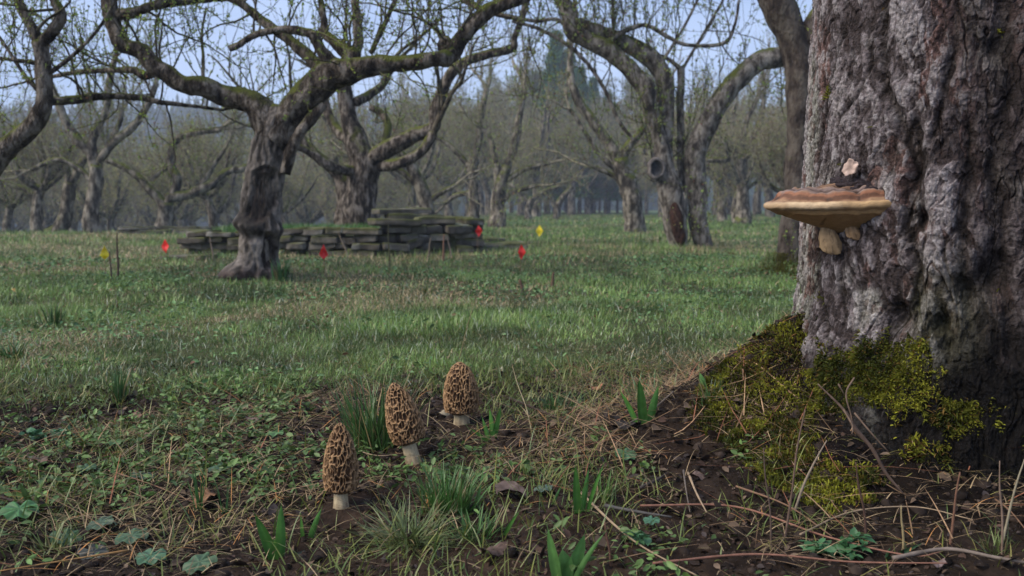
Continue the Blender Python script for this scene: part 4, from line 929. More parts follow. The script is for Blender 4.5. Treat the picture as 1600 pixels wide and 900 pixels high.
def build_wall():
    rng = np.random.default_rng(3)
    a = G(292, 404); O = np.array([-1.4, 8.0, 0.0])
    root = empty('stone_wall', tuple(O), 'low mossy dry stone ruin in the lawn behind the gnarled tree', 'stone wall')
    pA = P(300, 402, 7.75); pB = P(436, 404, 7.6); pC = P(600, 404, 7.6); pD = P(722, 395, 7.9)
    wall_run(root, O, pA[0], 7.8, pB[0], 7.65, [.06, .055, .05, .05], rng, .12, .26)
    wall_run(root, O, pB[0], 7.65, pC[0], 7.6, [.065, .06, .06, .06], rng, .12, .28)
    wall_run(root, O, pC[0], 7.6, pD[0], 7.9, [.065, .07, .06, .07, .06], rng, .13, .34)
    wall_run(root, O, pD[0]+.05, 8.05, pD[0]-.28, 9.9, [.065, .07, .06, .06, .06], rng, .2, .4)
    wall_run(root, O, pC[0]-.1, 8.6, pD[0]-.35, 8.75, [.12, .10, .07, .06, .05], rng, .3, .6)
    wall_run(root, O, pA[0]+.1, 8.9, pC[0]-.1, 9.0, [.10, .06, .06], rng, .2, .45)
    wall_run(root, O, pA[0]+.02, 8.05, pA[0]+.1, 8.8, [.07, .07, .07], rng, .2, .3)
    # earth fill inside
    xs = np.linspace(pA[0]+.05, pD[0]-.02, 60); ys = np.linspace(7.70, 9.75, 30); X, Y = np.meshgrid(xs, ys, indexing='ij')
    Z = .175+.05*sstep(pC[0]-.3, pC[0]+.6, X)+.03*fbm(v3(X*3, Y*3, 1), 3, 3)
    edge = np.minimum.reduce([X-xs[0], xs[-1]-X, Y-ys[0], ys[-1]-Y]); Z = np.where(edge < .005, 0, Z)
    cc = np.array([.05, .055, .025])*(1+.5*fbm(v3(X*8, Y*8, 1), 4, 3)[..., None])
    mesh_obj('earth_fill', (np.stack([X, Y, Z], -1)-O).reshape(-1, 3), [grid_faces(60, 30)], M_STONE, root, np.clip(cc, .01, 1).reshape(-1, 3))
    # grass on the fill
    N = 5200; bx = rng.uniform(xs[0]+.1, pC[0]+.35, N); by = rng.uniform(7.75, 8.9, N); bz = np.full(N, .19)
    V, Q, T, c = ribbons(np.stack([bx, by, bz], -1)-O, rng.uniform(0, 6.28, N), rng.uniform(.04, .11, N), rng.uniform(.004, .009, N), rng.uniform(0, .5, N), rng.uniform(0, .8, N), np.array([.065, .15, .032])*rng.uniform(.6, 1.4, (N, 1)), 2)
    tag(mesh_obj('grass', V, [Q, T], M_BLADE, root, c), kind='stuff')
    # farther low wall on the left
    O2 = np.array([-5.6, 14.3, 0]); r2 = empty('stone_wall', tuple(O2), 'distant low line of dark stones behind the left red flag', 'stone wall')
    q0 = P(195, 362, 14.2); q1 = P(415, 362, 14.6); wall_run(r2, O2, q0[0], 14.2, q1[0], 14.6, [.08, .05], rng, .25, .55)
    # flat slabs to the right of the ruin
    for px, py, w, d_, h, lab in ((748, 378, .55, .35, .06, 'low flat mossy slab touching the right corner of the ruin'), (785, 388, .45, .3, .07, 'flat dark slab in the grass right of the ruin'), (822, 381, .5, .25, .05, 'thin sunken slab in the grass below the right yellow flag'), (300, 405, .35, .3, .05, 'flat dark stone sunk in the grass at the left end of the ruin')):
        g = G(px, py); mb = MB(); stone_mesh(mb, (0, 0, 0), (w, d_, h), rng.uniform(-.3, .3), int(rng.integers(1e6)))
        o = mb.build('flat_stone', M_STONE); o.location = (g[0], g[1], g[2]+h*.2); tag(o, lab, 'stone')

# ================================================================== marker flags and stakes
def plain(name, col, rough=.6, spec=.4):
    m, n, b, o = new_mat(name); b.inputs['Base Color'].default_value = (*col, 1); b.inputs['Roughness'].default_value = rough; b.inputs['Specular IOR Level'].default_value = spec; return m
def build_flags():
    red = attr_mat('red_vinyl', .45, .4, var=.08, transl=.25); yel = red; wire = attr_mat('rusty_wire', .6, .4, var=.3)
    data = [(163, 396, 434, 7, 11, 'y', 'yellow marker flag farthest left in the lawn, beside two thin stakes'),
            (260, 386, 400, 6.5, 11, 'r', 'red marker flag left of the stone ruin'),
            (506, 395, 428, 7, 12, 'r', 'red marker flag with drooping corners in front of the mossy wall'),
            (747, 362, 399, 6, 9, 'r', 'red marker flag at the right corner of the ruin'),
            (843, 362, 372, 6, 9.5, 'y', 'yellow marker flag on the open lawn right of the ruin'),
            (814, 395, 432, 6.5, 12, 'r', 'red marker flag on a long wire in the grass below the yellow one')]
    for i, (px, py, by, w, h, k, lab) in enumerate(data):
        g = G(px, by); d = g[1]; s = d/FPX; c = P(px, py, d)
        root = empty('marker_flag', tuple(g), lab, 'marker flag', 'marker flags in the lawn')
        col = np.array([.80, .035, .028]) if k == 'r' else np.array([.82, .66, .02])
        # diamond of thin folded vinyl hung on the wire
        n = 9; U, Vv = np.meshgrid(np.linspace(-1, 1, n), np.linspace(-1, 1, n), indexing='ij')
        a = (U+Vv)/2; b = (U-Vv)/2; x = a*w*s; z = b*h*s+.12*h*s
        if i in (0, 2): z = z-.35*h*s*np.abs(a)
        y = -.010*np.abs(a)-.012+.004*np.sin(b*5+i)
        rz = [.5, -.2, .1, .35, -.1, .2][i]; cs, sn = math.cos(rz), math.sin(rz)
        F = np.stack([x*cs-y*sn, x*sn+y*cs, z], -1).reshape(-1, 3)+(c-g)
        mb = MB(); mb.add(F, grid_faces(n, n)); B = F+np.array([0, .0012, 0]); mb.add(B, grid_faces(n, n)[:, ::-1])
        mesh = mb; mesh.Cc = [np.broadcast_to(col, F.shape)]*2; mesh.build('flag', red, root)
        top = c-g+np.array([0, 0, h*s*1.05]); m2 = MB()
        pts, rad = spline([(0, 0, -.05), (top*.5+[.004*(-1)**i, 0, 0]), top], [.0016*max(1, d/6), .0016*max(1, d/6), .0014*max(1, d/6)], .02); tube(m2, pts, rad, 5, col=np.array([.16, .09, .05]))
        m2.build('wire', wire, root)
def stake(name, foot, top, r, col, lab, cat, group=None, bend=.01, d=None, mat=None):
    g = G(*foot); t = P(top[0], top[1], (d or g[1])+(top[2] if len(top) > 2 else 0))
    v = t-g; side = np.array([v[2], 0, -v[0]]); mb = MB()
    r = r*(.50 if g[1] < 3 else 1); pts, rad = spline([(0, 0, -.03), v*.35+side*bend, v*.7-side*bend*.6, v], [r*1.15, r, r*.8, r*.5], max(.008, np.linalg.norm(v)/24))
    tube(mb, pts, rad, 7, col=np.array(col), gn=.18, seed=int(foot[0]), gs=40)
    return tag(mb.build(name, mat or M_DRY, loc=None), lab, cat, group) , g
def place(og): 
    o, g = og; o.location = tuple(g); return o
def build_stakes():
    W = (.13, .085, .055)
    place(stake('stake', (184, 436), (183, 364), .006, (.085, .055, .045), 'taller of the two thin stakes beside the leftmost yellow flag', 'stake'))
    place(stake('stake', (174, 438), (171, 392), .005, (.09, .065, .05), 'shorter thin stake beside the leftmost yellow flag', 'stake'))
    place(stake('stake', (692, 408), (694, 366), .008, (.16, .09, .065), 'reddish stake against the right half of the ruin', 'stake'))
    place(stake('stake', (608, 428), (607, 350), .005, (.10, .09, .05), 'thin greenish stake before the middle of the ruin', 'stake'))
    place(stake('stake', (668, 408), (673, 372), .006, (.15, .12, .09), 'short pale stake left of the reddish one at the ruin', 'stake'))
    place(stake('stake', (545, 404), (530, 366), .006, (.20, .16, .12), 'pale stick leaning on the wall right of its red flag', 'stake'))
    place(stake('stake', (334, 408), (328, 370), .006, (.18, .14, .11), 'pale stick leaning on the left end of the ruin', 'stake'))
    place(stake('stake', (706, 402), (699, 370), .006, (.15, .12, .10), 'pale slanting stick right of the reddish stake', 'stake'))
    place(stake('stake', (862, 452), (865, 425), .009, (.10, .065, .045), 'short thick brown stub standing in the lawn right of centre', 'stake'))
    place(stake('stake', (817, 456), (812, 436), .008, (.09, .055, .04), 'dark little stub below the lone red flag wire', 'stake'))

# ================================================================== twigs and stems of the foreground
def course(pts, lift=.012, end=None):
    W = []
    for p in pts:
        g = G(p[0], p[1], p[2] if len(p) > 2 else lift); W.append(g)
    return np.array(W)
def lying(name, pts, r, col, lab, cat, group=None, branches=()):
    r = r*.55; W = course(pts); O = W[0].copy(); mb = MB()
    P_, R_ = spline(W-O, np.linspace(r, r*.45, len(W)), .008); tube(mb, P_, R_, 7, col=np.array(col), gn=.22, seed=int(pts[0][0]), gs=60)
    for b in branches:
        B = course(b); P_, R_ = spline(B-O, np.linspace(r*.6, r*.25, len(B)), .006); tube(mb, P_, R_, 6, col=np.array(col)*1.1, gn=.2, seed=3, gs=60)
    return tag(mb.build(name, M_DRY, loc=None), lab, cat, group), O
def build_twigs():
    dk = (.040, .028, .022); br = (.16, .095, .06); pale = (.26, .19, .125); red = (.20, .10, .07); gr = (.11, .09, .075)
    L_ = [
        ([(795, 622, .02), (830, 636, .02), (868, 652, .016), (905, 670, .01)], .0055, dk, 'dark crooked twig lying right of the farthest morel', ()),
        ([(1052, 612), (1020, 640), (1000, 652), (960, 672)], .0032, gr, 'thin grey twig across the dark clod behind the broad leaves', ()),
        ([(0, 776), (30, 785), (62, 792), (120, 791)], .0042, dk, 'dark twig lying in from the left edge', ()),
        ([(170, 735), (240, 758), (310, 788)], .0020, br, 'thin brown stem lying right of centre in the left foreground litter', ()),
        ([(240, 672), (200, 704), (165, 735), (125, 768)], .0022, pale, 'pale straight straw stem slanting through the left foreground', ()),
        ([(200, 860), (0, 892)], .0026, (.30, .17, .07), 'orange straw lying along the bottom left corner', ()),
        ([(1000, 790), (1150, 792), (1290, 838), (1420, 868), (1470, 862)], .0030, red, 'long reddish stem curving across the lower right foreground', ()),
        ([(1020, 880), (1180, 866), (1330, 878), (1480, 880)], .0030, red, 'straight reddish stem lying along the bottom right', ()),
        ([(900, 762), (960, 820), (1010, 858), (1090, 900)], .0034, pale, 'pale stiff stem slanting to the bottom edge right of centre', ()),
        ([(1395, 872), (1480, 858), (1560, 872), (1640, 885)], .0055, (.15, .12, .10), 'thick weathered grey stick at the bottom right corner', ()),
        ([(750, 742), (830, 705), (905, 668), (935, 662)], .0024, pale, 'pale straw arching right of the middle morel', ()),
        ([(1250, 835), (1330, 800), (1430, 792), (1520, 812)], .0024, pale, 'pale curved straw in front of the dark trunk foot', ()),
        ([(1150, 760), (1230, 790), (1300, 838)], .0030, br, 'brown stem lying before the mossy root', ()),
        ([(1075, 738), (1088, 770), (1104, 800)], .0036, pale, 'short pale split stick right of the green shoots', ()),
        ([(1068, 735), (1072, 765), (1078, 800)], .0030, gr, 'short grey stick beside the pale split one', ()),
        ([(945, 790), (1000, 800), (1050, 808)], .0048, (.075, .07, .065), 'blunt grey stick half buried right of the green shoots', ()),
        ([(1000, 762), (1030, 748), (1040, 740)], .0050, (.055, .045, .04), 'stubby dark stick lying on the bare mound foot', ()),
        ([(560, 705), (600, 712), (668, 700)], .0018, pale, 'thin pale straw crossing in front of the middle morel stem', ()),
        ([(1555, 780), (1580, 800), (1620, 850)], .0026, br, 'thin brown stem at the right edge below the trunk', ()),
        ([(400, 735), (330, 700), (270, 735)], .0020, br, 'fine brown stem arching left of the nearest morel', ()),
    ]
    for pts, r, c, lab, bs in L_:
        place(lying('dry_stem', pts, r, c, lab, 'dry stem', 'dry stems in the litter', bs))
    U = [((1222, 842), (1258, 640), .0030, (.12, .08, .06), 'tall dark stem standing left of the crossed stems before the root'),
         ((1232, 800), (1292, 688), .0034, (.20, .16, .12), 'pale stem leaning right against the mossy root'),
         ((1206, 852), (1193, 700), .0024, (.10, .07, .055), 'thin dark upright stem at the foot of the mound'),
         ((1356, 850), (1337, 722), .0032, (.075, .045, .035), 'dark upright stem before the black trunk foot'),
         ((1482, 850), (1500, 738), .0032, (.14, .075, .05), 'reddish upright stem before the trunk at the right'),
         ((1566, 866), (1562, 720), .0026, (.17, .12, .09), 'upright stem close to the right edge'),
         ((1560, 850), (1602, 715), .0030, (.22, .19, .13), 'pale stem leaning out at the right edge'),
         ((1412, 868), (1408, 790), .0028, (.24, .19, .10), 'short yellowish upright stem below the trunk'),
         ((712, 566), (746, 462, .1), .0022, (.16, .13, .07), 'single tall dry stalk rising above the farthest morel'),
         ((868, 555), (868, 495, .1), .0014, (.12, .10, .06), 'fine upright stalk in the lawn right of the tall dry one'),
         ((838, 692), (800, 570, .25), .0016, (.26, .21, .13), 'fine pale bent stalk right of the farthest morel'),
         ((956, 888), (945, 815), .0030, (.10, .055, .04), 'brown curved shoot rising among the green shoots'),
         ((728, 900), (728, 865), .0035, (.05, .03, .025), 'short dark spike at the bottom centre'),
         ((1030, 770), (1000, 735), .0020, (.2, .15, .1), 'small forked straw on the bare mound foot')]
    for f, t, r, c, lab in U: place(stake('dry_stem', f, t, r, c, lab, 'dry stem', 'dry stems in the litter', .012))
    # forked dead twig leaning on the root
    d = 1.19
    main = [P(1278, 600, 1.235), P(1318, 640, 1.21), P(1338, 672, 1.20), P(1362, 700, 1.19), P(1385, 740, 1.18), P(1413, 773, 1.17)]
    O = main[0]; mb = MB(); pts, rad = spline(np.array(main)-O, [.0010, .0020, .0030, .0027, .0023, .0011], .006); tube(mb, pts, rad, 8, col=np.array([.085, .058, .045]), gn=.25, seed=4, gs=50)
    for b in ([P(1335, 590, 1.21), P(1322, 615, 1.20), P(1330, 650, 1.195), P(1334, 675, 1.19)], [P(1310, 600, 1.20), P(1320, 618, 1.20)], [P(1335, 645, 1.19), P(1360, 675, 1.175), P(1388, 706, 1.17)], [P(1318, 640, 1.2), P(1332, 665, 1.185), P(1331, 678, 1.18)]):
        pts, rad = spline(np.array(b)-O, np.linspace(.0014, .0008, len(b)), .005); tube(mb, pts, rad, 6, col=np.array([.13, .09, .065]), gn=.2, seed=6, gs=50)
    o = mb.build('dead_twig', M_DRY); o.location = tuple(O); tag(o, 'forked dead twig leaning on the moss at the foot of the big trunk', 'twig')
# ================================================================== lawn
def blade_cols(rng, n, g1, g2, dryf, x, y):
    t = rng.random((n, 1)); c = np.array(g1)*(1-t)+np.array(g2)*t
    patch = fbm(v3(x*1.3, y*1.3, 2), 301, 3)+.5*fbm(v3(x*.35, y*.35, 2), 302, 2)
    dry = rng.random(n) < np.clip(dryf+2.4*np.maximum(patch-.03, 0)+.22*sstep(4.5, 6, y)*sstep(11, 8.5, y), 0, .8)
    cl = fbm(v3(x*4.5, y*4.5, 9), 306, 3)[:, None]; c = c*(1+.9*np.clip(cl, -.6, .8)); c = c*(1-.25*(cl < -.1))
    dc = np.array([.36, .275, .15])*rng.uniform(.5, 1.35, (n, 1))
    c = np.where(dry[:, None], dc, c*rng.uniform(.6, 1.35, (n, 1)))
    dew_glint = rng.random(n) < .05*sstep(5, 2.5, y); c = np.where(dew_glint[:, None], np.array([.40, .44, .34]), c)  # some near blades painted pale as glints, a highlight put into the colour
    return c, dry
def build_lawn():
    rng = np.random.default_rng(21); mb = MB()
    def inview(x, y, m=.12): return np.abs(x/np.maximum(y, .1)) < .62+m
    bands = [(1.85, 2.6, 120000, .024, .0020, 3), (2.6, 3.8, 130000, .028, .0027, 2), (3.8, 6.0, 110000, .036, .0045, 2), (6.0, 10, 80000, .045, .009, 1), (10, 20, 70000, .06, .018, 1), (20, 48, 60000, .08, .045, 1)]
    for y0, y1, N, hh, ww, segs in bands:
        y = np.sqrt(rng.uniform(y0*y0, y1*y1, N)); x = rng.uniform(-1, 1, N)*(.63*y+.75)
        # gather in tufts
        tn = N//14; ti = rng.integers(0, tn, N); ty = np.sqrt(rng.uniform(y0*y0, y1*y1, tn)); tx = rng.uniform(-1, 1, tn)*(.63*ty+.75)
        on = rng.random(N) < .55; sp = .018+.004*y0
        x = np.where(on, tx[ti]+rng.normal(size=N)*sp, x); y = np.where(on, ty[ti]+rng.normal(size=N)*sp, y)
        lm = lawn_mask(x, y); dT = np.hypot(x-TX, y-TY)
        thin = fbm(v3(x*2.4, y*2.4, 7), 303, 3)
        keep = (rng.random(N) < lm*np.clip(.85+thin*1.3, .1, 1)) & (dT > TR+.12) & ~((y > 7.5) & (y < 9.9) & (x > -2.85) & (x < -.3))
        x, y, on = x[keep], y[keep], on[keep]; n = len(x)
        z = terrain(x, y, False)-.004
        tall = .75+.55*sstep(-.1, .5, fbm(v3(x*1.7, y*1.7, 11), 304, 3))+.35*on
        c, dry = blade_cols(rng, n, (.080, .155, .038), (.190, .265, .078), .15, x, y)
        ln = hh*tall*rng.uniform(.45, 1.35, n)*np.where(dry, .85, 1); lean = np.abs(rng.normal(size=n))*.55+np.where(dry, .55, 0)
        V, Q, T, cc = ribbons(np.stack([x, y, z], -1), rng.uniform(0, 2*PI, n), ln, ww*rng.uniform(.6, 1.3, n), lean, rng.uniform(.1, 1.3, n), c, segs, twist=rng.normal(size=n)*.7)
        mb.add(V, Q, T, cc)
    tag(mb.build('lawn_grass', M_BLADE), 'short damp orchard grass with straw coloured patches', 'grass', kind='stuff')
    # low clover-like leaves in the lawn
    mb = MB(); N = 56000; y = np.sqrt(rng.uniform(1.9**2, 7.0**2, N)); x = rng.uniform(-1, 1, N)*(.63*y+.75)
    pat = fbm(v3(x*2.0, y*2.0, 17), 305, 3)+.30*sstep(.1, .5, x/y)
    k = (lawn_mask(x, y) > .5) & (rng.random(N) < np.clip(.25+pat*1.6, 0, 1)) & (np.hypot(x-TX, y-TY) > TR+.1); x, y = x[k], y[k]; n = len(x)
    c = np.array([.080, .150, .055])*rng.uniform(.55, 1.8, (n, 1)); c[rng.random(n) < .10] = [.16, .09, .05]
    scatter_leaves(mb, np.stack([x, y, terrain(x, y, False)+rng.uniform(.004, .028, n)], -1), rng, .010+.0022*y, c)
    tag(mb.build('lawn_weeds', M_LEAF), 'small broad leaves of clover and weeds spread through the lawn', 'ground cover', kind='stuff')
def scatter_leaves(mb, q, rng, size, c, up=1.1, asp=(.35, .6)):
    N = len(q); nrm = rng.normal(size=(N, 3))*.55; nrm[:, 2] += up; nrm /= np.linalg.norm(nrm, axis=1)[:, None]
    h = rng.uniform(0, 2*PI, N); d = np.stack([np.cos(h), np.sin(h), 0*h], -1); d -= nrm*(d*nrm).sum(1)[:, None]; d /= np.linalg.norm(d, axis=1)[:, None]
    s = np.cross(nrm, d); ln = (size*rng.uniform(.6, 1.4, N))[:, None]; w = ln*rng.uniform(*asp, N)[:, None]*.5
    V = np.stack([q, q+d*ln*.3+s*w*.85+nrm*w*.25, q+d*ln*.68+s*w*.8+nrm*w*.2, q+d*ln-nrm*w*.3, q+d*ln*.68-s*w*.8+nrm*w*.2, q+d*ln*.3-s*w*.85+nrm*w*.25, q+d*ln*.5-nrm*w*.1], 1)
    b = np.arange(N)[:, None]*7; f = [(0, 1, 6), (1, 2, 6), (2, 3, 6), (3, 4, 6), (4, 5, 6), (5, 0, 6)]
    T = np.concatenate([np.concatenate([b+i for i in t], 1) for t in f])
    mb.add(V, None, T, np.repeat(c, 7, 0))

# ================================================================== foreground litter
BARE = []
def bare(x, y):
    if not BARE:
        for px, py, w, s in ((50, 655, .12, 1), (190, 655, .10, .9), (330, 640, .08, .7), (250, 700, .07, .7), (110, 720, .08, .7), (20, 700, .10, 1), (690, 640, .06, .9), (800, 690, .05, 1), (760, 745, .05, .7), (1060, 690, .10, .8), (1100, 740, .10, .8), (1080, 810, .07, .7), (1400, 790, .12, .6), (60, 860, .05, .6)):
            g = G(px, py); BARE.append((g[0], g[1], w, s))
    m = 0*x
    for gx, gy, w, s in BARE: m = np.maximum(m, s*np.exp(-(((x-gx)/w)**2+((y-gy)/(w*1.2))**2)))
    return sstep(.25, .75, m+.25*fbm(v3(x*14, y*14, 3), 355, 3))
MOR = [G(533, 789), G(649, 722), G(722, 665)]
def near_pts(rng, N, y0=.75, y1=2.3, lawn_ok=.25, br=.85):
    y = np.sqrt(rng.uniform(y0*y0, y1*y1, N)); x = rng.uniform(-1, 1, N)*(.62*y+.5)
    k = (rng.random(N) > lawn_mask(x, y)*(1-lawn_ok)) & (np.hypot(x-TX, y-TY) > TR-.02) & (rng.random(N) > br*bare(x, y))
    for g in MOR: k &= (np.abs(x-g[0]) > .028) | (y > g[1]+.03) | (y < g[1]-.06)
    return x[k], y[k]
def build_litter():
    rng = np.random.default_rng(31)
    # straw and dead grass, matted
    mb = MB(); x, y = near_pts(rng, 72000); n0 = len(x)
    dens = fbm(v3(x*2.6, y*2.6, 21), 311, 3)+.35*sstep(-.1, .5, x)-.15*sstep(.15, .35, terrain(x, y, False)*2)
    k = rng.random(n0) < np.clip(.36+dens*1.5-.25*sstep(.1, -.3, x), .05, 1); x, y = x[k], y[k]; n = len(x)
    z = terrain(x, y)+rng.uniform(.001, .012, n)
    t = rng.random((n, 1)); c = np.array([.085, .058, .038])*(1-t)+np.array([.34, .25, .145])*t; c = np.where(rng.random((n, 1)) < .22, np.array([.15, .135, .045])*rng.uniform(.5, 1.2, (n, 1)), c)
    c = np.where(rng.random((n, 1)) < .06, np.array([.33, .16, .06]), c)
    ln = rng.gamma(2.0, .016, n).clip(.010, .13)
    V, Q, T, cc = ribbons(np.stack([x, y, z], -1), rng.uniform(0, 2*PI, n), ln, rng.uniform(.0006, .0018, n), rng.uniform(1.0, 1.5, n), rng.uniform(.1, .75, n), c, 4, twist=rng.normal(size=n)*.5)
    k = rng.random(len(x)) < .012+.055*(x > .05); k2 = np.nonzero(k)[0]; n2 = len(k2)
    c2 = np.array([.30, .19, .11])*rng.uniform(.3, 1.2, (n2, 1)); c2 = np.where(rng.random((n2, 1)) < .3, np.array([.20, .085, .05]), c2)
    V2, Q2, T2, cc2 = ribbons(np.stack([x[k2], y[k2], z[k2]+.004], -1), rng.uniform(0, 2*PI, n2), rng.uniform(.06, .17, n2), rng.uniform(.0012, .0024, n2), rng.uniform(1.15, 1.5, n2), rng.uniform(.05, .35, n2), c2, 6, twist=rng.normal(size=n2)*.4)
    V2[:, 2] = np.maximum(V2[:, 2], terrain(V2[:, 0], V2[:, 1], False)+.004); mb.add(V2, Q2, T2, cc2)
    # drape: keep every vertex at or above the soil
    gz = terrain(V[:, 0], V[:, 1]); V[:, 2] = np.maximum(V[:, 2], gz+.0012)
    mb.add(V, Q, T, cc)
    tag(mb.build('straw_litter', M_DRY), 'matted dead grass and straw lying over the dark soil', 'straw', kind='stuff')
    # crumbs of bark, rotten leaf and soil
    mb = MB(); x, y = near_pts(rng, 64000, lawn_ok=.12, br=0); n = len(x)
    z = terrain(x, y)+rng.uniform(-.001, .003, n)
    base = np.array([[.028, .018, .014], [.055, .034, .026], [.017, .012, .010], [.10, .070, .050], [.042, .033, .031]])[rng.integers(0, 5, n)]*rng.uniform(.6, 1.4, (n, 1))
    scatter_leaves(mb, np.stack([x, y, z], -1), rng, rng.gamma(2.2, .0028, n).clip(.003, .020), base, up=.9, asp=(.3, 1.0))
    tag(mb.build('leaf_litter', M_DRY), 'crumbled dead leaves, bark chips and soil crumbs of the foreground', 'leaf litter', kind='stuff')
    # soil clods
    mb = MB(); x, y = near_pts(rng, 10500, lawn_ok=.05, br=0); n = len(x); z = terrain(x, y)
    ico = np.array([(0, 0, 1), (.89, 0, .45), (.28, .85, .45), (-.72, .53, .45), (-.72, -.53, .45), (.28, -.85, .45), (.72, .53, -.45), (-.28, .85, -.45), (-.89, 0, -.45), (-.28, -.85, -.45), (.72, -.53, -.45), (0, 0, -1)])
    fi = np.array([(0, 1, 2), (0, 2, 3), (0, 3, 4), (0, 4, 5), (0, 5, 1), (1, 6, 2), (2, 7, 3), (3, 8, 4), (4, 9, 5), (5, 10, 1), (2, 6, 7), (3, 7, 8), (4, 8, 9), (5, 9, 10), (1, 10, 6)])
    s = rng.gamma(2, .0022, n).clip(.0015, .012)
    V = ico[None]*s[:, None, None]*rng.uniform(.6, 1.4, (n, 12, 1))*v3(1, 1, .7)+np.stack([x, y, z], -1)[:, None]
    T = (np.arange(n)[:, None, None]*12+fi[None]).reshape(-1, 3); c = np.repeat(np.array([.020, .014, .011])*rng.uniform(.4, 1.8, (n, 1)), 12, 0)
    mb.add(V, None, T, c); tag(mb.build('soil_crumbs', M_DRY), 'loose crumbs of wet dark soil', 'soil', kind='stuff')
    # living low growth: sparse thin blades, mossy sprigs, tiny weeds
    mb = MB(); x, y = near_pts(rng, 68000, lawn_ok=.5); pat = fbm(v3(x*3.2, y*3.2, 33), 321, 3)-.25*sstep(.3, .6, x)
    k = rng.random(len(x)) < np.clip(.30+pat*1.8, .04, 1); x, y = x[k], y[k]; n = len(x); z = terrain(x, y)-.002
    t = rng.random((n, 1)); c = np.array([.065, .120, .030])*(1-t)+np.array([.19, .20, .045])*t
    V, Q, T, cc = ribbons(np.stack([x, y, z], -1), rng.uniform(0, 2*PI, n), rng.gamma(3, .010, n).clip(.008, .08), rng.uniform(.0011, .0026, n), rng.uniform(.2, 1.35, n), rng.uniform(0, 1.0, n), c, 3, twist=rng.normal(size=n)*.5)
    gz = terrain(V[:, 0], V[:, 1]); V[:, 2] = np.maximum(V[:, 2], gz-.001); mb.add(V, Q, T, cc)
    tag(mb.build('sparse_grass', M_BLADE), 'sparse yellowish green blades creeping through the litter', 'grass', kind='stuff')
    mb = MB(); x, y = near_pts(rng, 12500, y1=2.25, lawn_ok=.6); pat = fbm(v3(x*3.5, y*3.5, 43), 331, 3)-.45*sstep(.15, .5, x)+.15*sstep(-.2, -.7, x)
    k = rng.random(len(x)) < np.clip(-.12+pat*2.2, 0, .7); x, y = x[k], y[k]; m_ = len(x)
    # sprigs of 5 leaves
    x = np.repeat(x, 5)+rng.normal(size=m_*5)*.007; y = np.repeat(y, 5)+rng.normal(size=m_*5)*.007; n = len(x)
    c = np.repeat(rng.uniform(.6, 1.5, (m_, 1)), 5, 0)*np.array([.080, .135, .036])*rng.uniform(.8, 1.2, (n, 1))
    scatter_leaves(mb, np.stack([x, y, terrain(x, y)+rng.uniform(.004, .022, n)], -1), rng, np.full(n, .013), c)
    tag(mb.build('small_weeds', M_LEAF), 'tiny leafy seedlings carpeting the soil in patches', 'ground cover', kind='stuff')

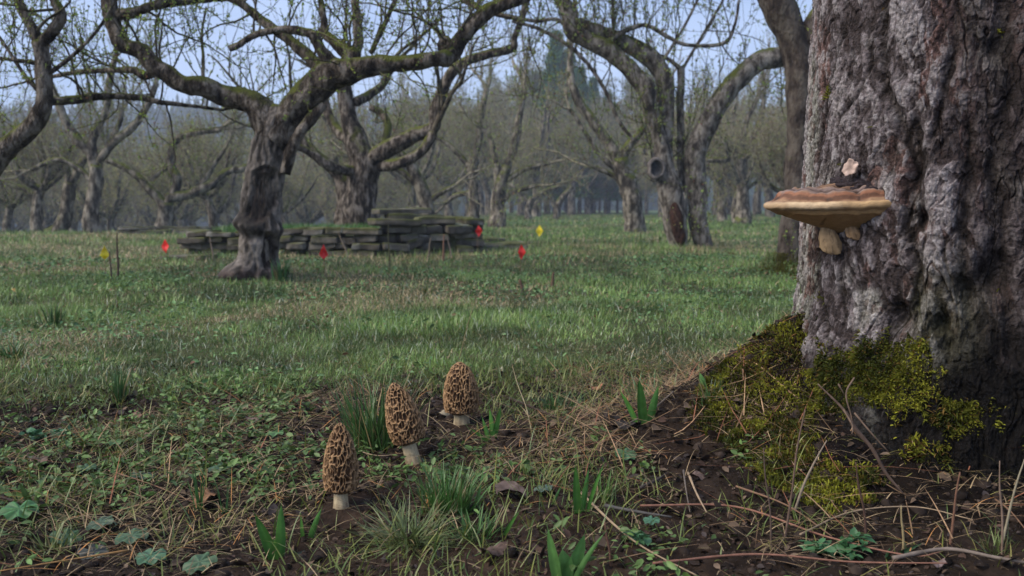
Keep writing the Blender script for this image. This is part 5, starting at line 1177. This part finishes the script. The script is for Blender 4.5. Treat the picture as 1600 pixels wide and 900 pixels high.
# ================================================================== moss on the root
def build_moss():
    rng = np.random.default_rng(41); mb = MB()
    V, z, th = HERO['V'], HERO['z'], HERO['th']
    du = np.roll(V, -1, 1)-V; dv = np.roll(V, -1, 0)-V; nrm = np.cross(du, dv); nrm /= np.linalg.norm(nrm, axis=-1)[..., None]+1e-12
    out = V-np.array([TX, TY, 0]); out[..., 2] = 0; sg = np.sign((nrm*out).sum(-1)); nrm = nrm*sg[..., None]
    def blob(px, py, w, h, s=1.0):
        t0, z0 = crease(py, px); return s*np.exp(-(((th-t0)*TR/w)**2+((z-z0)/h)**2))
    n1 = fbm(V*v3(16, 16, 16), 341, 4)
    M = blob(1262, 552, .05, .035)+blob(1250, 600, .07, .05, .9)+blob(1345, 580, .055, .05, 1.1)+blob(1395, 560, .035, .05, 1.0)+blob(1420, 618, .05, .04, .62)+blob(1480, 560, .04, .06, .35)+blob(1500, 640, .06, .025, .25)+blob(1590, 510, .03, .03, .7)+blob(1290, 720, .10, .05, .75)+blob(1550, 660, .06, .03, .5)+blob(1500, 700, .1, .04, .35)+blob(1450, 540, .03, .06, .5)+blob(1358, 28, .012, .02, .8)+blob(1440, 300, .01, .05, .35)+blob(1300, 640, .06, .05, .6)
    M = M+.95*n1; n3_ = fbm(V*v3(55, 55, 55), 349, 2); M = M+.5*n3_; prob = sstep(.50, 1.15, M)
    idx = np.argwhere((rng.random(M.shape) < prob*.9) & (np.arange(M.shape[1])[None] < 900) & (np.arange(M.shape[0])[:, None] < 698))
    p = V[idx[:, 0], idx[:, 1]]; nn = nrm[idx[:, 0], idx[:, 1]]; hgt = prob[idx[:, 0], idx[:, 1]]
    # mound part
    N = 230000; x = TX+rng.uniform(-.85, .2, N); y = TY+rng.uniform(-.62, .35, N)
    def gb(px, py, w, s=1.0):
        g = G(px, py); return s*np.exp(-(((x-g[0])**2+(y-g[1])**2)/w**2))
    Mm = gb(1205, 590, .11, 1.1)+gb(1205, 548, .06, 1.0)+gb(1165, 575, .05, .9)+gb(1160, 640, .075, .9)+gb(1185, 690, .085, 1.05)+gb(1110, 612, .05, .7)+gb(1250, 745, .09, .95)+gb(1320, 775, .08, .55)+gb(1220, 640, .08, .8)
    n2 = fbm(v3(x*14, y*14, 3), 342, 4); Mm = Mm+.8*n2
    k = (rng.random(N) < sstep(.92, 1.2, Mm+.35*fbm(v3(x*45, y*45, 5), 352, 2))); x, y = x[k], y[k]
    zz = terrain(x, y); p2 = np.stack([x, y, zz], -1)
    e = .006; nx = -(terrain(x+e, y, False)-terrain(x-e, y, False))/(2*e); ny = -(terrain(x, y+e, False)-terrain(x, y-e, False))/(2*e); g2 = np.stack([nx, ny, np.ones_like(nx)], -1); g2 /= np.linalg.norm(g2, axis=1)[:, None]
    p = np.concatenate([p, p2]); nn = np.concatenate([nn, g2]); n = len(p)
    print('moss fronds', n)
    cush = .012*sstep(-.3, .5, fbm(p*42, 343, 3))
    p = p+nn*(cush*.8)[:, None]*rng.random((n, 1))**.5
    d = nn*.8+rng.normal(size=(n, 3))*.55; d[:, 2] += .25; d /= np.linalg.norm(d, axis=1)[:, None]
    s = np.cross(d, rng.normal(size=(n, 3))); s /= np.linalg.norm(s, axis=1)[:, None]
    ln = (.0035+.45*cush)[:, None]*rng.uniform(.5, 1.5, (n, 1)); w = rng.uniform(.0005, .0011, (n, 1)); dn = d.copy(); dn[:, 2] -= .5
    V_ = np.stack([p-nn*.002-s*w, p-nn*.002+s*w, p+d*ln*.6+s*w*1.3, p+d*ln*.6-s*w*1.3, p+d*ln*.6+dn*ln*.5], 1)
    b = np.arange(n)[:, None]*5; Q = np.concatenate([b, b+1, b+2, b+3], 1); T = np.concatenate([b+3, b+2, b+4], 1)
    tone = sstep(-.4, .4, fbm(p*25, 344, 3))[:, None]; c = np.array([.040, .048, .010])*(1-tone)+np.array([.215, .215, .026])*tone
    br = (rng.random((n, 1)) < .10+.25*sstep(.1, .5, fbm(p*12, 345, 2))[:, None]); c = np.where(br, np.array([.12, .075, .022]), c)*rng.uniform(.55, 1.45, (n, 1))
    mb.add(V_, Q, T, np.repeat(c, 5, 0))
    tag(mb.build('moss', M_MOSS), 'yellow green moss cushions over the roots and foot of the big trunk', 'moss', kind='stuff')
    # moss on the foot of the dark tree behind
    g = G(1222, 428); N = 4200; a = rng.uniform(PI*.6, PI*2.0, N); h = rng.random(N)**2.2*.12; R = (.09+.13*(1-h/.12)**2*rng.random(N)**.7)*(1+.4*np.sin(a*3))
    q = np.stack([g[0]+.04+np.cos(a)*R, g[1]+np.sin(a)*R*.8, g[2]+h], -1)
    c = np.array([.11, .105, .020])*rng.uniform(.4, 1.4, (N, 1))
    mb = MB(); V_, Q, T, cc = ribbons(q, a, rng.uniform(.012, .03, N), rng.uniform(.003, .006, N), rng.uniform(.2, 1.4, N), rng.uniform(0, .8, N), c, 2); mb.add(V_, Q, T, cc)
    tag(mb.build('moss', M_MOSS), 'moss and withered grass round the foot of the dark leaning tree', 'moss', kind='stuff')

# ================================================================== single plants
def strip_leaf(L, w, base, head, lean, bend, col, fold=.25, n=12, tipw=.0):
    t = np.linspace(0, 1, n+1); ang = lean+bend*t; ds = L/n
    hx = np.concatenate([[0], np.cumsum(np.sin(ang[:-1])*ds)]); hz = np.concatenate([[0], np.cumsum(np.cos(ang[:-1])*ds)])
    wd = w*.5*(np.sin(np.clip(t*1.02+.10, 0, 1)**.8*PI)**.6)*np.where(t < .9, 1, np.sqrt(np.clip((1-t)/.1, 0, 1)))+.0003
    ch, sh = math.cos(head), math.sin(head); rows = []
    for sgn, ff in ((-1, fold), (-.5, fold*.35), (0, 0), (.5, fold*.35), (1, fold)):
        off = sgn*wd; lift = abs(sgn)*wd*ff
        nx, nz = -np.cos(ang), np.sin(ang)
        rows.append(np.stack([base[0]+(hx+nx*lift*-1)*ch-off*sh, base[1]+(hx+nx*lift*-1)*sh+off*ch, base[2]+hz+nz*lift], -1))
    V = np.stack(rows, 1).reshape(-1, 3); c = np.broadcast_to(col, V.shape).copy().reshape(n+1, 5, 3); c[:, 2] = c[:, 2]*1.25; c *= (.8+.35*t)[:, None, None]
    return V, grid_faces(n+1, 5), c.reshape(-1, 3)
def leaf_clump(px, py, leaves, label, col, name='broadleaf_shoot', cat='plant', group='green shoots in the litter'):
    g = G(px, py); d = g[1]; s = d/FPX; root = empty(name, tuple(g), label, cat, group)
    for li, (dx, top_dx, hpx, wpx, bend) in enumerate(leaves):
        sgn = 1 if li % 2 else -1; mb = MB(); L = hpx*s
        V, Q, c = strip_leaf(L*1.03, wpx*s*1.2, (0, 0, -.006), PI/2*sgn, .06, bend*.6, np.array(col)*(1+.12*(li % 3-1)))
        k = V[:, 2]/max(L, 1e-6); V[:, 0] += dx*s+(top_dx-dx)*s*(k*.7+.3*k*abs(k)); V[:, 1] += ((li % 3)-1)*.005; rz = .45*math.sin(li*2.1+px)
        x0 = V[:, 0]-dx*s; V[:, 0] = dx*s+x0*math.cos(rz)-V[:, 1]*math.sin(rz); V[:, 1] = x0*math.sin(rz)+V[:, 1]*math.cos(rz)
        mb.add(V, Q, col=c); mb.build('leaf', M_LEAF, root)
    return root
def round_leaf(c, r, tilt, head, col, seed, lobes=7):
    nr, na = 9, 56; k, a = np.meshgrid(np.linspace(0.02, 1, nr), np.linspace(0, 2*PI, na, endpoint=False), indexing='ij')
    gap = np.exp(-((np.abs((a-PI+PI) % (2*PI)-PI))/.25)**2)
    rr = r*k*(1+.055*np.abs(np.sin(a*lobes/2*1.0))*2*k-.55*gap*k)*(1+.04*vnoise(v3(np.cos(a)*3, np.sin(a)*3, 0*a), seed))
    z = .10*r*np.cos(a*lobes)*k**1.3-.16*r*k**2+.12*r*k
    x, y = rr*np.cos(a), rr*np.sin(a); ct, st = math.cos(tilt), math.sin(tilt)
    x2 = x*ct+z*st; z2 = -x*st+z*ct; ch, sh = math.cos(head), math.sin(head)
    V = np.stack([c[0]+x2*ch-y*sh, c[1]+x2*sh+y*ch, c[2]+z2], -1)
    cc = np.array(col)*(1+.8*(np.cos(a*lobes) > .93)[..., None]*(1-.5*k[..., None])-.25*(np.cos(a*lobes) < -.7)[..., None]*(k[..., None] < .9)+.15*fbm(v3(x/r*3, y/r*3, 0*x), seed+1, 3)[..., None])
    return V.reshape(-1, 3), grid_faces(nr, na, True), cc.reshape(-1, 3)
def build_plants():
    rng = np.random.default_rng(51)
    G1 = (.055, .150, .028); G2 = (.075, .17, .045)
    leaf_clump(434, 872, [(-6, -38, 92, 15, .15), (4, 8, 98, 13, .05), (0, -14, 40, 8, .2)], 'pair of broad upright green shoots right of the mallow leaves', G1)
    leaf_clump(884, 905, [(-10, -28, 100, 15, .05), (4, -8, 60, 24, .1), (10, 36, 86, 22, .15), (16, 72, 96, 8, .12), (0, 10, 50, 16, .2), (-4, -2, 44, 22, .3)], 'cluster of five broad green shoots at the bottom right of centre', G2)
    leaf_clump(1006, 660, [(-4, -16, 82, 13, .1), (10, 28, 66, 11, .15), (-14, -44, 58, 8, .3)], 'pair of broad green leaves left of the root mound', G1)
    leaf_clump(770, 688, [(-8, -46, 28, 9, .5), (0, -8, 58, 7, .05), (3, 16, 62, 8, .1), (-6, -20, 44, 6, .2)], 'green shoots beside the farthest morel', G1)
    leaf_clump(482, 842, [(-4, -6, 52, 6, .05), (3, 26, 58, 8, .2)], 'small thin shoots in front of the nearest morel', G1)
    leaf_clump(905, 800, [(-4, -10, 92, 10, .06), (6, 22, 78, 8, .2), (12, 46, 94, 5, .15)], 'tall narrow green blades above the bottom cluster of shoots', G1)
    leaf_clump(1395, 868, [(-4, 68, 34, 15, .35), (-8, 6, 20, 6, .3)], 'single arching green leaf before the trunk foot', (.055, .12, .05))
    leaf_clump(1120, 598, [(-4, 34, 20, 12, .2), (-22, -30, 22, 7, .2)], 'broad pale leaf lying at the top of the root mound', G2)
    leaf_clump(52, 788, [(-4, -22, 50, 8, .15), (2, 20, 46, 9, .2)], 'twin olive blades above the dark twig at the left', (.075, .12, .035))
    leaf_clump(460, 862, [(2, 60, 12, 13, .7)], 'drooping grey green leaf beside the broad pair', (.08, .12, .085))
    leaf_clump(860, 790, [(0, -66, 12, 8, .4), (4, 30, 38, 5, .3)], 'low narrow leaf pointing left in front of the pale straw', G2)
    leaf_clump(790, 838, [(0, 38, 60, 6, .15)], 'lone slender blade right of the grass tuft', G1)
    leaf_clump(1590, 640, [(0, -12, 30, 6, .1)], 'small green blade by the trunk at the right edge', G1) if False else None
    # round scalloped leaves
    for px, py, r, hh, lab, col in ((312, 878, 30, 16, 'round scalloped leaf nearest the bottom edge at the left', (.050, .095, .045)), (207, 836, 31, 16, 'large round scalloped leaf in the left foreground', (.055, .10, .050)), (157, 816, 26, 14, 'round bluish leaf tilted beside the large scalloped one', (.06, .095, .055)), (104, 838, 28, 12, 'round leaf low beside the left leafy patch', (.045, .09, .04)),
                               (236, 868, 27, 14, 'bright lobed leaf between the two largest round leaves', (.06, .13, .07)), (146, 862, 26, 8, 'dark drooping leaf in the bottom left litter', (.07, .075, .065)), (135, 729, 17, 14, 'small round leaf on a short stalk above the left weeds', (.06, .11, .05)), (222, 742, 20, 8, 'grey green round leaf behind the orange straw', (.06, .09, .05)), (343, 730, 20, 10, 'round leaf left of the nearest morel', (.065, .12, .07)),
                               (978, 708, 19, 12, 'small lobed leaf in the middle of the bare litter', (.06, .13, .06)), (30, 795, 30, 20, 'half round leaf at the left edge above the litter', (.055, .14, .045)), (850, 762, 18, 10, 'pale round leaf among straws behind the green shoots', (.085, .13, .09)), (180, 690, 15, 12, 'small upright leaf in the left seedling patch', (.08, .15, .05)), (430, 676, 17, 12, 'light green leaf between the morels and the lawn edge', (.08, .16, .05)), (1018, 812, 15, 14, 'little blue green leaf by the buried grey stick', (.055, .13, .075))):
        g = G(px, py+hh); s = g[1]/FPX; root = empty('mallow_plant', tuple(g), lab, 'plant', 'round leaved plants in the litter')
        c = P(px, py, g[1])-g; c[2] = max(c[2], .006); mb = MB(); V, Q, cc = round_leaf(c, r*s*.85, rng.uniform(.05, .3), rng.uniform(PI*.9, PI*2.1), col, px); mb.add(V, Q, col=cc); mb.build('leaf', M_LEAF, root)
        mb = MB(); pts, rad = spline([(0, 0, -.005), (.002, .001, c[2]*.5), tuple(c)], [.0011, .001, .0009], .003); tube(mb, pts, rad, 6, col=np.array([.09, .12, .04])); mb.build('stalk', M_LEAF, root)
    # divided weed before the trunk
    for px, py, n, w, lab in ((1305, 868, 16, 52, 'feathery divided green weed before the mossy root'), (1000, 848, 8, 26, 'small divided weed beside the buried grey stick'), (75, 690, 12, 50, 'leafy seedling clump on the bare soil at the left')):
        g = G(px, py); s = g[1]/FPX; root = empty('weed', tuple(g), lab, 'plant', 'small weeds in the litter')
        for i in range(n//2):
            a = rng.uniform(0, 2*PI); L = rng.uniform(.5, 1)*w*s; e = np.array([math.cos(a)*L, math.sin(a)*L*.8, rng.uniform(.25, .7)*L]); mb = MB()
            pts, rad = spline([(0, 0, 0), e*.5+[0, 0, .004], e], [.0008, .0007, .0005], .004); tube(mb, pts, rad, 5, col=np.array([.06, .11, .04]))
            q = pts[len(pts)//3:]; q = np.repeat(q, 2, 0); scatter_leaves(mb, q, rng, np.full(len(q), .0165), np.array([.050, .125, .052])*rng.uniform(.8, 1.3, (len(q), 1)), 1.6); 
            mb.build('sprig', M_LEAF, root)
    # grass tufts
    for px, py, n, hmax, spread, lab, c0, lean in ((583, 700, 210, 140, 34, 'tall green grass tuft between the nearest and middle morels', (.06, .125, .035), .36), (700, 800, 300, 92, 42, 'thick grass tuft right of the nearest morel', (.055, .13, .03), .45), (640, 842, 340, 96, 45, 'low sprawling mat of grass blades at the bottom centre', (.10, .13, .045), 1.25), (748, 838, 110, 60, 30, 'sparse grass blades right of the sprawling mat', (.06, .13, .035), .6),
                                             (676, 778, 60, 40, 22, 'short blades at the foot of the middle morel', (.055, .12, .03), .5), (186, 628, 60, 60, 8, 'thin upright tuft at the soil edge left of centre', (.045, .10, .03), .2), (312, 800, 16, 88, 5, 'few tall blades standing between the round leaves and the nearest morel', (.05, .14, .04), .12), (352, 806, 10, 78, 6, 'slim pair of blades left of the broad shoots', (.05, .12, .04), .15), (945, 782, 40, 60, 14, 'fine blades behind the green shoots', (.07, .14, .03), .35),
                                             (78, 865, 60, 60, 26, 'loose yellow green blades in the bottom left corner', (.10, .13, .035), .6), (1110, 620, 60, 40, 20, 'short grass at the upper edge of the mound', (.065, .13, .045), .5), (870, 640, 90, 45, 40, 'short grass right of the farthest morel', (.05, .11, .035), .5), (1560, 860, 40, 50, 30, 'thin blades in the bottom right corner', (.10, .13, .04), .5), (1000, 620, 50, 50, 30, 'short green blades behind the leaf pair', (.055, .12, .04), .4),
                                             (20, 560, 90, 40, 24, 'dark green tuft in the lawn at the left edge', (.030, .085, .022), .5), (85, 512, 60, 44, 12, 'upright lawn tuft at the left, below the stakes', (.045, .10, .03), .2), (440, 440, 90, 42, 12, 'green leek like tuft at the foot of the gnarled tree', (.05, .12, .045), .25)):
        g = G(px, py); s = g[1]/FPX; x = g[0]+rng.normal(size=n)*spread*s*.45; y = g[1]+rng.normal(size=n)*spread*s*.4; z = terrain(x, y)-.003
        t = rng.random((n, 1)); c = np.array(c0)*(.6+.9*t); c[rng.random(n) < .12] = [.25, .19, .09]
        out = np.arctan2(y-g[1], x-g[0])+rng.normal(size=n)*.8
        V, Q, T, cc = ribbons(np.stack([x, y, z], -1)-g, out, hmax*s*rng.uniform(.35, 1.05, n), rng.uniform(1.5, 3.6, n)*s, np.abs(rng.normal(size=n))*lean*.6+lean*.35, rng.uniform(0, 1.0, n)*(.4+lean*.5), c, 6, twist=rng.normal(size=n)*.5)
        V[:, 2] = np.maximum(V[:, 2], terrain(V[:, 0]+g[0], V[:, 1]+g[1], False)-g[2]+.001)
        o = mesh_obj('grass_tuft', V, [Q, T], M_BLADE, col=cc); o.location = tuple(g); tag(o, lab, 'grass tuft', 'grass tufts')
    # dead leaves
    for px, py, r, col, lab in ((772, 862, 26, (.075, .050, .040), 'large curled dead leaf at the bottom right of the grass tuft'), (800, 770, 30, (.085, .062, .055), 'flat grey brown dead leaf right of the middle morel'), (930, 606, 12, (.26, .12, .07), 'small orange curled leaf on the lawn edge right of the morels'), (205, 652, 14, (.15, .085, .07), 'small brown dead leaf on the dark soil at the left'), (980, 664, 24, (.026, .022, .020), 'black rotten clod of leaf under the broad leaf pair'),
                           (20, 455, 9, (.36, .24, .09), 'yellow dead leaf in the lawn at the left edge'), (325, 778, 30, (.20, .105, .055), 'rusty crumpled leaf between the straws at the left'), (690, 648, 14, (.24, .2, .14), 'pale dead leaf by the stem of the farthest morel'), (1085, 745, 16, (.10, .07, .06), 'brown leaf scrap on the foot of the mound'), (1465, 880, 16, (.14, .10, .09), 'pale brown leaf scrap at the bottom right'), (60, 720, 26, (.10, .072, .06), 'flat brown leaf on the dark soil at the left edge'), (395, 655, 18, (.11, .08, .065), 'brown leaf between lawn edge and seedlings')):
        g = G(px, py, .006); s = g[1]/FPX; nr, na = 9, 40; k, a = np.meshgrid(np.linspace(.02, 1, nr), np.linspace(0, 2*PI, na, endpoint=False), indexing='ij')
        rr = r*s*k*(1+.25*vnoise(v3(np.cos(a)*2.2, np.sin(a)*2.2, 0*a), px)+.07*np.sin(a*11)); x, y = rr*np.cos(a), rr*np.sin(a)*.62; z = .30*r*s*(k**2)*(np.cos(a*2+px)+.6*vnoise(v3(x/r/s*2, y/r/s*2, 0*x), px+1))+.14*r*s
        h = rng.uniform(0, 6.28); V = np.stack([x*math.cos(h)-y*math.sin(h), x*math.sin(h)+y*math.cos(h), z], -1).reshape(-1, 3)
        cc = np.array(col)*(1+.3*np.cos(a*9+k*3)[..., None]*.4+.5*fbm(v3(x/r/s*3, y/r/s*3, 0*x), px+2, 3)[..., None])
        Vb = V-np.array([0, 0, .0006]); mb = MB(); cc = np.clip(cc, .004, 1).reshape(-1, 3); mb.add(V, grid_faces(nr, na, True), col=cc); mb.add(Vb, grid_faces(nr, na, True), col=cc*.8)
        o = mb.build('dead_leaf', M_DRY); o.location = tuple(g); tag(o, lab, 'dead leaf', 'dead leaves')

def build_haze():
    m = bpy.data.materials.new('haze_air'); m.use_nodes = True; n = m.node_tree; n.nodes.clear(); o = n.nodes.new('ShaderNodeOutputMaterial')
    v = n.nodes.new('ShaderNodeVolumePrincipled'); v.inputs['Color'].default_value = (.72, .82, 1.0, 1); v.inputs['Density'].default_value = HAZE; v.inputs['Anisotropy'].default_value = .1; n.links.new(v.outputs[0], o.inputs['Volume'])
    bx = np.array([(-335, -335, -9.0), (335, -335, -9), (335, 335, -9), (-335, 335, -9), (-335, -335, 56), (335, -335, 56), (335, 335, 56), (-335, 335, 56)], float)
    Q = np.array([(0, 3, 2, 1), (4, 5, 6, 7), (0, 1, 5, 4), (1, 2, 6, 5), (2, 3, 7, 6), (3, 0, 4, 7)])
    tag(mesh_obj('haze', bx, [Q], m, smooth=False), 'thin bluish damp haze over the orchard and hill', 'haze', kind='stuff')
HAZE = .0023
build_hero(); build_bracket(); build_morels(); build_photo_trees(); build_background(); build_wall(); build_flags(); build_stakes(); build_twigs(); build_lawn(); build_litter(); build_moss(); build_plants()
build_haze()
